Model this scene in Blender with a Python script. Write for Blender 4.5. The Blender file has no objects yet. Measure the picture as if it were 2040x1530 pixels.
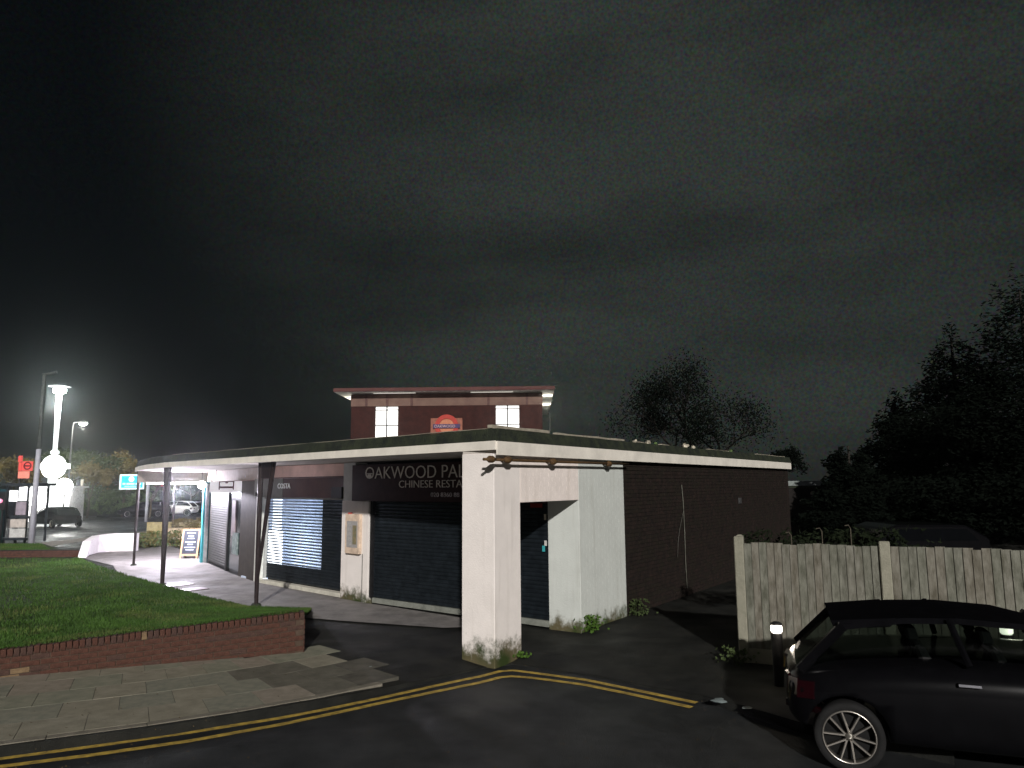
import bpy, bmesh, math, random
from mathutils import Vector, Matrix, noise
R = random.Random(7)
sc = bpy.context.scene
rad = math.radians
# ------------------------------------------------------------------ camera
HC = 2.45
F = 1453.0; PITCH = math.atan(200/1453.0); ROLL = rad(.44)
cam = bpy.data.cameras.new('camera'); camo = bpy.data.objects.new('camera', cam); sc.collection.objects.link(camo)
fv = Vector((0, math.cos(PITCH), math.sin(PITCH))); r0 = Vector((1, 0, 0)); u0 = Vector((0, -math.sin(PITCH), math.cos(PITCH)))
rv = r0*math.cos(ROLL) - u0*math.sin(ROLL); uv = u0*math.cos(ROLL) + r0*math.sin(ROLL)
M = Matrix.Identity(4)
for i in range(3):
    M[i][0] = rv[i]; M[i][1] = uv[i]; M[i][2] = -fv[i]
M[0][3], M[1][3], M[2][3] = 0, 0, HC
camo.matrix_world = M
cam.sensor_fit = 'HORIZONTAL'; cam.sensor_width = 36; cam.lens = 36*F/2040
cam.clip_end = 2000; cam.clip_start = .05
sc.camera = camo
# ------------------------------------------------------------------ world: overcast night sky lit by the town
w = bpy.data.worlds.new('World'); sc.world = w; w.use_nodes = True
nt = w.node_tree; nt.nodes.clear(); N = nt.nodes.new; K = nt.links.new
out = N('ShaderNodeOutputWorld'); add = N('ShaderNodeAddShader')
sky = N('ShaderNodeTexSky'); sky.sky_type = 'NISHITA'; sky.sun_disc = False
SUN_EL = 21.0; SUN_AZ = -5.0        # the key light comes from nearly behind the camera, travelling to +Y
sky.sun_elevation = rad(SUN_EL); sky.sun_rotation = rad(180 + SUN_AZ)
bg1 = N('ShaderNodeBackground'); bg1.inputs[1].default_value = .0003; K(sky.outputs[0], bg1.inputs[0])
tc = N('ShaderNodeTexCoord'); mp = N('ShaderNodeMapping'); mp.inputs['Scale'].default_value = (1.5, 1.2, 4.6); mp.inputs['Rotation'].default_value = (0, rad(-14), 0)
nz = N('ShaderNodeTexNoise'); nz.inputs['Scale'].default_value = 1.5; nz.inputs['Detail'].default_value = 5; nz.inputs['Roughness'].default_value = .5
K(tc.outputs['Generated'], mp.inputs[0]); K(mp.outputs[0], nz.inputs[0])
dot = N('ShaderNodeVectorMath'); dot.operation = 'DOT_PRODUCT'; K(tc.outputs['Generated'], dot.inputs[0])
gd = Vector((.26, 1, .50)).normalized(); dot.inputs[1].default_value = gd
mr = N('ShaderNodeMapRange'); mr.inputs[1].default_value = .74; mr.inputs[2].default_value = 1.0; mr.interpolation_type = 'SMOOTHSTEP'
K(dot.outputs['Value'], mr.inputs[0])
mul = N('ShaderNodeMath'); mul.operation = 'MULTIPLY'
nr = N('ShaderNodeMapRange'); nr.inputs[1].default_value = .3; nr.inputs[2].default_value = .72; nr.inputs[3].default_value = .42; nr.inputs[4].default_value = 1.3
K(nz.outputs[0], nr.inputs[0]); K(mr.outputs[0], mul.inputs[0]); K(nr.outputs[0], mul.inputs[1])
ramp = N('ShaderNodeMix'); ramp.data_type = 'RGBA'
ramp.inputs[6].default_value = (.0026, .0034, .0038, 1); ramp.inputs[7].default_value = (.030, .0355, .0315, 1)
K(mul.outputs[0], ramp.inputs[0])
# fine mottling put into the sky colour like camera grain, slightly coloured
fnz = N('ShaderNodeTexNoise'); fnz.inputs['Scale'].default_value = 280; fnz.inputs['Detail'].default_value = 2; K(tc.outputs['Generated'], fnz.inputs[0])
fmr = N('ShaderNodeMix'); fmr.data_type = 'RGBA'; fmr.blend_type = 'MULTIPLY'; fmr.inputs[0].default_value = 1
fsc = N('ShaderNodeVectorMath'); fsc.operation = 'MULTIPLY_ADD'; fsc.inputs[1].default_value = (1.7, 1.7, 1.7); fsc.inputs[2].default_value = (.14, .14, .14)
K(fnz.outputs['Color'], fsc.inputs[0]); K(ramp.outputs[2], fmr.inputs[6]); K(fsc.outputs[0], fmr.inputs[7])
bg2 = N('ShaderNodeBackground'); bg2.inputs[1].default_value = 1.0; K(fmr.outputs[2], bg2.inputs[0])
K(bg1.outputs[0], add.inputs[0]); K(bg2.outputs[0], add.inputs[1]); K(add.outputs[0], out.inputs[0])
# ------------------------------------------------------------------ sun as the distant key light
sl = bpy.data.lights.new('sun', 'SUN'); sl.energy = 3.9; sl.angle = rad(1.3); sl.color = (1, .96, .925)
so = bpy.data.objects.new('sun', sl); sc.collection.objects.link(so)
tv = Vector((math.sin(rad(-SUN_AZ))*-1*math.cos(rad(SUN_EL))*1.0, math.cos(rad(SUN_AZ))*math.cos(rad(SUN_EL)), -math.sin(rad(SUN_EL))))
so.rotation_euler = tv.to_track_quat('-Z', 'Y').to_euler()
sc.view_settings.view_transform = 'Standard'; sc.view_settings.look = 'None'
sc.view_settings.exposure = 0; sc.view_settings.gamma = 1; sc.view_settings.use_curve_mapping = False
sc.render.engine = 'CYCLES'
sc.cycles.max_bounces = 6; sc.cycles.sample_clamp_indirect = 3
sc.cycles.use_denoising = True

# ------------------------------------------------------------------ pixel helpers (used only to find real positions while building)
def ray(x, y): return fv*F + rv*(x-1020) - uv*(y-765)
def g(x, y, z=0.0):
    d = ray(x, y); t = (z-HC)/d.z; return Vector((d.x*t, d.y*t, z))
def atY(x, y, Y):
    d = ray(x, y); t = Y/d.y; return Vector((d.x*t, Y, HC + d.z*t))
# plan frame of the shop parade
C0 = Vector((-.27, 10.6)); U = Vector((-.72, .693)).normalized(); Nn = Vector((.693, .72)).normalized()
dA = Vector((-.822, .569)).normalized(); dB = Vector((.569, .822)).normalized()
def P(s, d, z=0.0):
    q = C0 + U*s + Nn*d; return Vector((q.x, q.y, z))
def Bp(k, a=0.0, z=0.0):     # point on the side wall line: k along, a outwards from it
    q = C0 + dB*k - dA*a; return Vector((q.x, q.y, z))

# ------------------------------------------------------------------ materials
MATS = {}
def mat(name, col, rough=.7, metal=0.0, var=.25, scale=6.0, bump=0.0, bscale=60.0, col2=None, spec=.18, emit=None, es=0.0, stretch=None, alpha=1.0, trans=0.0, rvar=0.0):
    if name in MATS: return MATS[name]
    m = bpy.data.materials.new(name); m.use_nodes = True; t = m.node_tree; b = t.nodes['Principled BSDF']
    b.inputs['Roughness'].default_value = rough; b.inputs['Metallic'].default_value = metal
    b.inputs['Specular IOR Level'].default_value = spec
    c = t.nodes.new('ShaderNodeTexCoord'); mpn = t.nodes.new('ShaderNodeMapping')
    if stretch: mpn.inputs['Scale'].default_value = stretch
    t.links.new(c.outputs['Object'], mpn.inputs[0])
    n = t.nodes.new('ShaderNodeTexNoise'); n.inputs['Scale'].default_value = scale; n.inputs['Detail'].default_value = 6; n.inputs['Roughness'].default_value = .65
    t.links.new(mpn.outputs[0], n.inputs[0])
    mx = t.nodes.new('ShaderNodeMix'); mx.data_type = 'RGBA'
    lo = [max(0, x*(1-var)) for x in col]; hi = [min(1, x*(1+var)) for x in (col if col2 is None else col)]
    if col2 is not None: lo, hi = list(col), list(col2)
    mx.inputs[6].default_value = (*lo, 1); mx.inputs[7].default_value = (*hi, 1)
    r = t.nodes.new('ShaderNodeMapRange'); r.inputs[1].default_value = .32; r.inputs[2].default_value = .68
    t.links.new(n.outputs[0], r.inputs[0]); t.links.new(r.outputs[0], mx.inputs[0]); t.links.new(mx.outputs[2], b.inputs['Base Color'])
    if rvar:
        rr = t.nodes.new('ShaderNodeMapRange'); rr.inputs[1].default_value = .35; rr.inputs[2].default_value = .65
        rr.inputs[3].default_value = max(.03, rough-rvar); rr.inputs[4].default_value = rough+rvar*.3
        n3 = t.nodes.new('ShaderNodeTexNoise'); n3.inputs['Scale'].default_value = .9; n3.inputs['Detail'].default_value = 5
        t.links.new(c.outputs['Object'], n3.inputs[0]); t.links.new(n3.outputs[0], rr.inputs[0]); t.links.new(rr.outputs[0], b.inputs['Roughness'])
    if bump:
        n2 = t.nodes.new('ShaderNodeTexNoise'); n2.inputs['Scale'].default_value = bscale; n2.inputs['Detail'].default_value = 4
        t.links.new(mpn.outputs[0], n2.inputs[0])
        bp = t.nodes.new('ShaderNodeBump'); bp.inputs['Strength'].default_value = bump; bp.inputs['Distance'].default_value = .02
        t.links.new(n2.outputs[0], bp.inputs['Height']); t.links.new(bp.outputs[0], b.inputs['Normal'])
    if emit:
        b.inputs['Emission Color'].default_value = (*emit, 1); b.inputs['Emission Strength'].default_value = es
    if trans: b.inputs['Transmission Weight'].default_value = trans
    MATS[name] = m; return m
def sep_z(t, c):
    s = t.nodes.new('ShaderNodeSeparateXYZ'); g_ = t.nodes.new('ShaderNodeNewGeometry'); t.links.new(g_.outputs['Position'], s.inputs[0]); return s.outputs['Z']
def painted(name, col, stain=(.10, .085, .045), moss=(.03, .045, .012), h=.55, amount=1.0):
    """old masonry paint; algae and splash dirt grow from the ground up to about h"""
    m = mat(name, col, rough=.75, var=.05, scale=3.0, bump=.25, bscale=45)
    t = m.node_tree; b = t.nodes['Principled BSDF']; base = b.inputs['Base Color'].links[0].from_socket
    z = sep_z(t, None); tcn = t.nodes.new('ShaderNodeTexCoord')
    n = t.nodes.new('ShaderNodeTexNoise'); n.inputs['Scale'].default_value = 5; n.inputs['Detail'].default_value = 9; n.inputs['Roughness'].default_value = .75
    g2 = t.nodes.new('ShaderNodeNewGeometry'); t.links.new(g2.outputs['Position'], n.inputs[0])
    mr_ = t.nodes.new('ShaderNodeMapRange'); mr_.inputs[1].default_value = 0; mr_.inputs[2].default_value = h; mr_.inputs[3].default_value = .62*amount; mr_.inputs[4].default_value = 0
    t.links.new(z, mr_.inputs[0])
    ad = t.nodes.new('ShaderNodeMath'); ad.operation = 'ADD'; t.links.new(n.outputs[0], ad.inputs[0]); t.links.new(mr_.outputs[0], ad.inputs[1])
    th = t.nodes.new('ShaderNodeMapRange'); th.inputs[1].default_value = .68; th.inputs[2].default_value = 1.0; th.interpolation_type = 'SMOOTHSTEP'
    t.links.new(ad.outputs[0], th.inputs[0])
    n4 = t.nodes.new('ShaderNodeTexNoise'); n4.inputs['Scale'].default_value = 2.3; t.links.new(g2.outputs['Position'], n4.inputs[0])
    m2 = t.nodes.new('ShaderNodeMix'); m2.data_type = 'RGBA'; m2.inputs[6].default_value = (*stain, 1); m2.inputs[7].default_value = (*moss, 1)
    r4 = t.nodes.new('ShaderNodeMapRange'); r4.inputs[1].default_value = .4; r4.inputs[2].default_value = .6
    t.links.new(n4.outputs[0], r4.inputs[0]); t.links.new(r4.outputs[0], m2.inputs[0])
    m3 = t.nodes.new('ShaderNodeMix'); m3.data_type = 'RGBA'
    st = t.nodes.new('ShaderNodeTexNoise'); st.inputs['Scale'].default_value = 1; st.inputs['Detail'].default_value = 6; sm = t.nodes.new('ShaderNodeMapping'); sm.inputs['Scale'].default_value = (9, 9, .7)
    t.links.new(g2.outputs['Position'], sm.inputs[0]); t.links.new(sm.outputs[0], st.inputs[0])
    sr = t.nodes.new('ShaderNodeMapRange'); sr.inputs[1].default_value = .55; sr.inputs[2].default_value = .8; sr.inputs[3].default_value = 0; sr.inputs[4].default_value = .32; t.links.new(st.outputs[0], sr.inputs[0])
    ms = t.nodes.new('ShaderNodeMix'); ms.data_type = 'RGBA'; ms.inputs[7].default_value = (col[0]*.55, col[1]*.52, col[2]*.46, 1)
    t.links.new(sr.outputs[0], ms.inputs[0]); t.links.new(base, ms.inputs[6]); base = ms.outputs[2]
    t.links.new(th.outputs[0], m3.inputs[0]); t.links.new(base, m3.inputs[6]); t.links.new(m2.outputs[2], m3.inputs[7]); t.links.new(m3.outputs[2], b.inputs['Base Color'])
    return m
white = painted('white masonry paint', (.77, .72, .68), h=.5, amount=.85)
blockM = painted('painted block with dimmed light', (.54, .565, .53), h=.45, amount=.8)  # the dimmer light on the block's outer side is put into this greyer colour
whiteB = painted('white painted brick', (.79, .715, .665), h=.45, amount=.8)
fasciaM = mat('fascia paint', (.74, .70, .62), .55, var=.12, scale=2.5, bump=.1)
friezeM = mat('frieze panel paint', (.80, .56, .48), .8, var=.15, scale=2)
soffitM = mat('soffit paint', (.60, .55, .50), .85, var=.2, scale=3)
felt = mat('mossy bitumen felt', (.012, .015, .014), .85, col2=(.035, .042, .024), scale=5, bump=.9, bscale=30)
flash = mat('pale lead flashing', (.42, .38, .30), .5, var=.25, scale=9, metal=.3)
brickDark = mat('dark brown brick', (.008, .0065, .0055), .9, col2=(.024, .015, .012), scale=7, bump=.5, bscale=80)
brickDark2 = mat('dark wire cut brick', (.020, .015, .010), .9, col2=(.010, .008, .0065), scale=9, bump=.5, bscale=80)
mortar = mat('grey mortar', (.018, .0165, .015), .95, var=.3, bump=.4)
brickRed = mat('damp red brick', (.045, .021, .015), .9, col2=(.095, .042, .029), scale=12, bump=.7, bscale=70)
brickPur = mat('purple red brick', (.042, .024, .020), .9, col2=(.080, .045, .034), scale=12, bump=.7, bscale=70)
brickTan = mat('pale buff brick', (.20, .14, .075), .85, col2=(.13, .085, .05), scale=12, bump=.6, bscale=70)
asphalt = mat('wet tarmac', (.013, .0145, .0155), .6, col2=(.030, .032, .033), scale=3, bump=.9, bscale=130, rvar=.22)
apron = mat('worn tarmac footpath', (.006, .007, .0065), .75, col2=(.026, .026, .022), scale=1.6, bump=.9, bscale=110, rvar=.3)
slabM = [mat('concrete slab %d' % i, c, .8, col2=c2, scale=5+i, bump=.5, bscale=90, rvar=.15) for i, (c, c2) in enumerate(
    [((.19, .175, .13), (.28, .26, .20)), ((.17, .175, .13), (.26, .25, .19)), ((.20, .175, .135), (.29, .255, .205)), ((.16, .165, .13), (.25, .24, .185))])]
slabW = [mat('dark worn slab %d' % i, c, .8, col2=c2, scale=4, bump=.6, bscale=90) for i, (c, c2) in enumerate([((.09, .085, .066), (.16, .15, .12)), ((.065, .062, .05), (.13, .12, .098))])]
kerbM = mat('concrete kerb', (.14, .128, .10), .85, col2=(.22, .20, .16), scale=6, bump=.5)
yellow = mat('worn yellow road paint', (.62, .43, .08), .65, col2=(.20, .14, .045), scale=9, bump=.5, bscale=90)
shutM = mat('blue grey steel slat', (.035, .045, .055), .38, metal=.75, var=.35, scale=7)
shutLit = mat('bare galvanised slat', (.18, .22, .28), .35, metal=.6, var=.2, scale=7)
darkM = mat('black paint', (.012, .012, .013), .5, var=.3)
postM = mat('dark brown steel paint', (.022, .015, .015), .45, var=.4, scale=20)
signDark = mat('black maroon sign panel', (.040, .016, .017), .45, var=.3)
letterM = mat('silver sign letter', (.85, .80, .74), .35, metal=.0, var=.15)
letterS = mat('faded white print', (.6, .55, .58), .6, var=.3)
grass = [mat('grass %d' % i, c, .65, var=.35, scale=1.2) for i, c in enumerate([(.046, .100, .015), (.030, .068, .010), (.080, .110, .026)])]
soil = mat('damp turf soil', (.018, .032, .008), .95, col2=(.035, .06, .014), scale=2, bump=.8)
fenceM = [mat('weathered timber %d' % i, c, .85, col2=c2, scale=3, bump=.5, stretch=(5, 5, 1.6)) for i, (c, c2) in enumerate(
    [((.075, .075, .058), (.20, .20, .165)), ((.085, .083, .062), (.195, .19, .16)), ((.086, .078, .058), (.198, .188, .156)), ((.076, .078, .058), (.192, .192, .158))])]
concPost = mat('concrete fence post', (.20, .195, .15), .9, col2=(.27, .26, .205), scale=8, bump=.5)
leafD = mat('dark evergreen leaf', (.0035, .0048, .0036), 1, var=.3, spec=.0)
leafM = mat('dull green leaf', (.045, .065, .022), .7, var=.4, scale=.7)
leafO = mat('olive brown leaf', (.13, .105, .035), .75, var=.4, scale=.7)
leafH = mat('hedge leaf', (.075, .115, .04), .7, var=.4, scale=.8)
bark = mat('grey brown bark', (.07, .055, .04), .9, var=.4)
barkD = mat('dark bark', (.02, .017, .014), .9, var=.4)
glassD = mat('dark window glass', (.003, .0034, .004), .2, spec=.0, var=.1)
glassT = bpy.data.materials.new('tinted car glass'); glassT.use_nodes = True; t_ = glassT.node_tree; t_.nodes.clear()
o_ = t_.nodes.new('ShaderNodeOutputMaterial'); a_ = t_.nodes.new('ShaderNodeBsdfTransparent'); a_.inputs[0].default_value = (.30, .34, .32, 1)
g_ = t_.nodes.new('ShaderNodeBsdfGlossy'); g_.inputs['Roughness'].default_value = .05; g_.inputs[0].default_value = (.5, .5, .5, 1)
x_ = t_.nodes.new('ShaderNodeMixShader'); x_.inputs[0].default_value = .03
t_.links.new(a_.outputs[0], x_.inputs[1]); t_.links.new(g_.outputs[0], x_.inputs[2]); t_.links.new(x_.outputs[0], o_.inputs['Surface'])
chrome = mat('bright alloy', (.62, .58, .52), .28, metal=.9, var=.1)
rubber = mat('tyre rubber', (.012, .012, .012), .85, var=.3)
carBlack = mat('black car paint', (.003, .003, .0036), .18, spec=.16, var=.2)
carWhite = mat('white car paint', (.62, .62, .60), .3, var=.05)
carSilver = mat('silver grey car paint', (.22, .23, .24), .3, metal=.5, var=.1)
tailM = mat('red tail lamp lens', (.014, .0015, .003), .08, spec=.9, var=.2)
headM = mat('clear lamp lens', (.55, .55, .55), .1, spec=.9, var=.1)
def emat(name, col, s): return mat(name, (.8, .8, .8), .5, emit=col, es=s, var=.0)
lampW = emat('lit white lamp', (.93, 1, .98), 30)
lampS = emat('lit street lantern', (1, .97, .88), 22)
signW = emat('backlit white sign', (.95, .98, 1), 3.0)
winW = emat('lit window glass', (1, .985, .93), 1.25)

# ------------------------------------------------------------------ mesh builders
def link(o): sc.collection.objects.link(o); return o
class MB:
    def __init__(s): s.v = []; s.f = []
    def poly(s, pts):
        i = len(s.v); s.v += [tuple(p) for p in pts]; s.f.append(list(range(i, i+len(pts))))
    def hexa(s, p):      # 8 points: bottom 4 ccw, top 4 ccw
        i = len(s.v); s.v += [tuple(q) for q in p]
        for f in ((3, 2, 1, 0), (4, 5, 6, 7), (0, 1, 5, 4), (1, 2, 6, 5), (2, 3, 7, 6), (3, 0, 4, 7)): s.f.append([i+k for k in f])
    def box(s, c, sx, sy, sz, rz=0.0):   # centre of the base
        ca, sa = math.cos(rz), math.sin(rz); q = []
        for z in (0, sz):
            for x, y in ((-sx/2, -sy/2), (sx/2, -sy/2), (sx/2, sy/2), (-sx/2, sy/2)):
                q.append((c[0]+x*ca-y*sa, c[1]+x*sa+y*ca, c[2]+z))
        s.hexa(q)
    def prism(s, pl, z0, z1):            # plan polygon extruded
        n = len(pl); i = len(s.v)
        zf0 = z0 if callable(z0) else (lambda p: z0); zf1 = z1 if callable(z1) else (lambda p: z1)
        s.v += [(p[0], p[1], zf0(p)) for p in pl] + [(p[0], p[1], zf1(p)) for p in pl]
        s.f.append([i+k for k in reversed(range(n))]); s.f.append([i+n+k for k in range(n)])
        for k in range(n): s.f.append([i+k, i+(k+1) % n, i+n+(k+1) % n, i+n+k])
    def tube(s, pts, rs, n=10, cap=True):
        pts = [Vector(p) for p in pts]
        if not hasattr(rs, '__len__'): rs = [rs]*len(pts)
        i0 = len(s.v)
        for k, p in enumerate(pts):
            d = (pts[min(k+1, len(pts)-1)] - pts[max(k-1, 0)]).normalized()
            a = d.orthogonal().normalized() if abs(d.z) < .99 else Vector((1, 0, 0))
            if abs(d.z) < .99: a = d.cross(Vector((0, 0, 1))).normalized()
            b = d.cross(a).normalized()
            for j in range(n):
                t = 2*math.pi*j/n; q = p + (a*math.cos(t)+b*math.sin(t))*rs[k]; s.v.append(tuple(q))
        for k in range(len(pts)-1):
            for j in range(n):
                a_, b_ = i0+k*n+j, i0+k*n+(j+1) % n; s.f.append([a_, b_, b_+n, a_+n])
        if cap:
            s.f.append([i0+j for j in reversed(range(n))]); s.f.append([i0+(len(pts)-1)*n+j for j in range(n)])
    def ball(s, c, r, n=12, m=8, sz=1.0):
        i0 = len(s.v)
        for a in range(m+1):
            th = math.pi*a/m
            for b in range(n):
                ph = 2*math.pi*b/n; s.v.append((c[0]+r*math.sin(th)*math.cos(ph), c[1]+r*math.sin(th)*math.sin(ph), c[2]+r*sz*math.cos(th)))
        for a in range(m):
            for b in range(n):
                p, q = i0+a*n+b, i0+a*n+(b+1) % n; s.f.append([p, p+n, q+n, q])
    def build(s, name, m, parent=None, smooth=False, loc=None, kind=None, bevel=0.0):
        me = bpy.data.meshes.new(name)
        off = Vector(loc) if loc is not None else Vector((0, 0, 0))
        me.from_pydata([(v[0]-off[0], v[1]-off[1], v[2]-off[2]) for v in s.v], [], s.f)
        bm = bmesh.new(); bm.from_mesh(me); bmesh.ops.recalc_face_normals(bm, faces=bm.faces)
        if bevel:
            bmesh.ops.bevel(bm, geom=[e for e in bm.edges if len(e.link_faces) == 2 and e.calc_face_angle(0) > .5], offset=bevel, segments=1, affect='EDGES', clamp_overlap=True)
        bm.to_mesh(me); bm.free()
        if smooth: me.polygons.foreach_set('use_smooth', [True]*len(me.polygons))
        for mm in (m if isinstance(m, (list, tuple)) else [m]): me.materials.append(mm)
        o = link(bpy.data.objects.new(name, me)); o.location = off
        if parent is not None: setp(o, parent)
        if kind: o['kind'] = kind
        return o
WP = {}
def setp(o, par):
    """parent keeping world placement (all roots are translated/rotated empties whose matrices are known)"""
    o.parent = par; pm = wm(par); o.matrix_parent_inverse = pm.inverted()
def wm(o):
    m = Matrix.LocRotScale(o.location, o.rotation_euler, o.scale)
    return wm(o.parent) @ o.matrix_parent_inverse @ m if o.parent else m
def thing(name, label, cat, loc=(0, 0, 0), group=None):
    o = link(bpy.data.objects.new(name, None)); o.location = loc; o.empty_display_size = .2
    o['label'] = label; o['category'] = cat
    if group: o['group'] = group
    return o
def tag(o, label, cat, group=None):
    o['label'] = label; o['category'] = cat
    if group: o['group'] = group
    return o
def box(name, m, par, c, sx, sy, sz, rz=0.0, **k):
    b = MB(); b.box(c, sx, sy, sz, rz); return b.build(name, m, par, **k)
def text_mesh(name, s, size, m, parent, org, xd, thick=.006, offset=0.0, align='LEFT', sx=1.0, up=Vector((0, 0, 1)), spacing=1.0):
    cu = bpy.data.curves.new(name, 'FONT'); cu.body = s; cu.size = size; cu.extrude = thick; cu.offset = offset; cu.align_x = align; cu.space_character = spacing; cu.resolution_u = 3
    to = bpy.data.objects.new('tmp', cu); sc.collection.objects.link(to)
    dg = bpy.context.evaluated_depsgraph_get(); me = bpy.data.meshes.new_from_object(to.evaluated_get(dg)); bpy.data.objects.remove(to)
    x = Vector(xd).normalized(); z = x.cross(up).normalized()
    for v in me.vertices:
        p = v.co; v.co = Vector(org) + x*p.x*sx + up*p.y + z*p.z
    me.materials.clear(); me.materials.append(m)
    o = link(bpy.data.objects.new(name, me)); setp(o, parent) if parent else None
    return o
def split_letters(o, name='letter'):
    bm = bmesh.new(); bm.from_mesh(o.data); bm.verts.ensure_lookup_table(); seen = set(); outs = []
    for v in bm.verts:
        if v.index in seen: continue
        st_ = [v]; comp = []
        seen.add(v.index)
        while st_:
            q = st_.pop(); comp.append(q)
            for e in q.link_edges:
                w_ = e.other_vert(q)
                if w_.index not in seen: seen.add(w_.index); st_.append(w_)
        idx = {q.index: i for i, q in enumerate(comp)}; fs = {f for q in comp for f in q.link_faces}
        me = bpy.data.meshes.new(name); me.from_pydata([tuple(q.co) for q in comp], [], [[idx[x.index] for x in f.verts] for f in fs]); me.materials.append(o.data.materials[0])
        n = bpy.data.objects.new(name, me); sc.collection.objects.link(n); setp(n, o.parent); outs.append(n)
    bm.free(); bpy.data.objects.remove(o); return outs
def v3(p, z): return Vector((p[0], p[1], z))

# ================================================================== SETTING
rt = MB(); rt.poly([(-260, -60, -.104), (260, -60, -.104), (260, 330, -.104), (-260, 330, -.104)])
o = rt.build('road', asphalt); o['kind'] = 'structure'
# raised footpath sheet: kerb edge, falling to a dropped crossing at the corner pillar
edge_px = [(-700, 1590, 0), (-300, 1530, 0), (0, 1487, 0), (343, 1443, 0), (560, 1407, 0), (700, 1383, -.012), (850, 1352, -.06), (960, 1330, -.085), (1023, 1322, -.09), (1080, 1330, -.09), (1200, 1348, -.085), (1300, 1368, -.07), (1400, 1385, -.03), (1480, 1405, 0), (1600, 1440, 0), (1900, 1500, 0)]
E_ = [g(x, y, z) for x, y, z in edge_px]
def inset(i, d):
    a = E_[max(i-1, 0)]; b = E_[min(i+1, len(E_)-1)]; t = (b-a); t.z = 0; t.normalize(); n = Vector((-t.y, t.x, 0)); return E_[i] + n*d
inner = []
for i in range(len(E_)):
    q = inset(i, .55 if 4 < i < 13 else .13); q.z = 0 if not 7 <= i <= 10 else -.02; inner.append(q)
ft = MB()
for i in range(4, len(E_)-1):
    ft.poly([E_[i], E_[i+1], inner[i+1], inner[i]])
for i in range(len(E_)-1):
    a, b = E_[i], E_[i+1]
    ft.poly([(a.x, a.y, -.2), (b.x, b.y, -.2), v3(b, b.z-.002), v3(a, a.z-.002)])
    if i < 4:
        ft.poly([v3(a, -.002), v3(b, -.002), v3(inner[i+1], -.002), v3(inner[i], -.002)])
back = [Vector((60, inner[-1].y, 0)), Vector((60, 60, 0)), Vector((5, 60, 0)), Vector((-2, 40, 0)), g(330, 1052), g(60, 1095), Vector((-60, 27, 0)), Vector((-60, inner[0].y-8, 0))]
ft.poly(inner + back)
o = ft.build('footpath', apron); o['kind'] = 'structure'
bmx = bmesh.new(); bmx.from_mesh(o.data); bmesh.ops.triangulate(bmx, faces=bmx.faces); bmx.to_mesh(o.data); bmx.free()
footpath = o
# far footway between the back road and the lawn
fw = MB(); fw.poly([g(60, 1095, .006), g(62, 1083, .006), g(290, 1058, .006), g(330, 1056, .006), g(300, 1068, .006), g(200, 1072, .006)])
o = fw.build('far_footway', mat('pale footway', (.28, .25, .22), .8, var=.2, bump=.3)); o['kind'] = 'structure'
# pale concrete paving under the canopy
pv = MB(); pl = [P(4.3, .3, .006), P(2.4, 1.1, .006), P(1.6, 2.05, .006), P(5.6, 1.8, .006), P(10.5, 1.85, .006), P(13, 2.3, .006), P(17, 3.25, .006), P(20, 4.3, .006), P(26, 5.2, .006), P(24.6, 2.6, .006), P(21.3, .9, .006), P(18, .8, .006), P(14.4, -.15, .006), P(11, -.55, .006), P(6.5, -.5, .006)]
pv.poly(pl); o = pv.build('shop_paving', mat('concrete paving', (.13, .122, .115), .75, col2=(.26, .245, .23), scale=2.2, bump=.7, bscale=60, rvar=.2)); o['kind'] = 'structure'
# double yellow lines
def ribbon(px, wdt, name):
    c = [g(x, y, -.1) for x, y in px]; b = MB(); L = []
    for i, p in enumerate(c):
        t = (c[min(i+1, len(c)-1)]-c[max(i-1, 0)]).normalized(); n = Vector((-t.y, t.x, 0)); L.append((p-n*wdt/2, p+n*wdt/2))
    for i in range(len(c)-1):
        b.poly([L[i][0], L[i+1][0], L[i+1][1], L[i][1]])
    o = b.build(name, yellow); o['kind'] = 'structure'; return o
ribbon([(-500, 1580), (0, 1511), (190, 1486), (377, 1459), (560, 1430), (660, 1411), (760, 1390), (900, 1359), (959, 1347), (997, 1337), (1023, 1335.5), (1060, 1340), (1165, 1354), (1268, 1375), (1388, 1400)], .095, 'yellow_line')
ribbon([(-500, 1599), (0, 1527), (190, 1503), (377, 1476), (560, 1443), (660, 1422), (760, 1400), (900, 1371), (959, 1359), (997, 1349), (1020, 1347), (1060, 1350), (1165, 1364), (1268, 1385), (1378, 1409)], .095, 'yellow_line')
# pavement slabs and kerb stones
pav = link(bpy.data.objects.new('pavement', None)); pav['kind'] = 'structure'
def resample(pts, step):
    out_ = [pts[0].copy()]; acc = 0
    for a, b in zip(pts[:-1], pts[1:]):
        L = (b-a).length; t = step-acc
        while t <= L:
            out_.append(a+(b-a)*(t/L)); t += step
        acc = (acc+L) % step
    return out_
def edge_along(d, i0=0, i1=6):
    return [inset(i, d) for i in range(i0, i1)]
ec = [E_[i].copy() for i in range(0, 8)]
for p in ec: p.z = 0
cum = [0.0]
for a, b in zip(ec[:-1], ec[1:]): cum.append(cum[-1]+(b-a).length)
def kpos(s, off):            # point on the smoothed kerb line, off metres behind it
    def raw(t):
        t = max(0, min(cum[-1]-.001, t)); i = max(k for k in range(len(cum)-1) if cum[k] <= t); return ec[i].lerp(ec[i+1], (t-cum[i])/(cum[i+1]-cum[i]))
    a, b = raw(s-1.1), raw(s+1.1); t = (b-a).normalized(); c = (raw(s-.5)+raw(s)*2+raw(s+.5))/4
    return c + Vector((-t.y, t.x, 0))*off
s0 = 0
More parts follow.
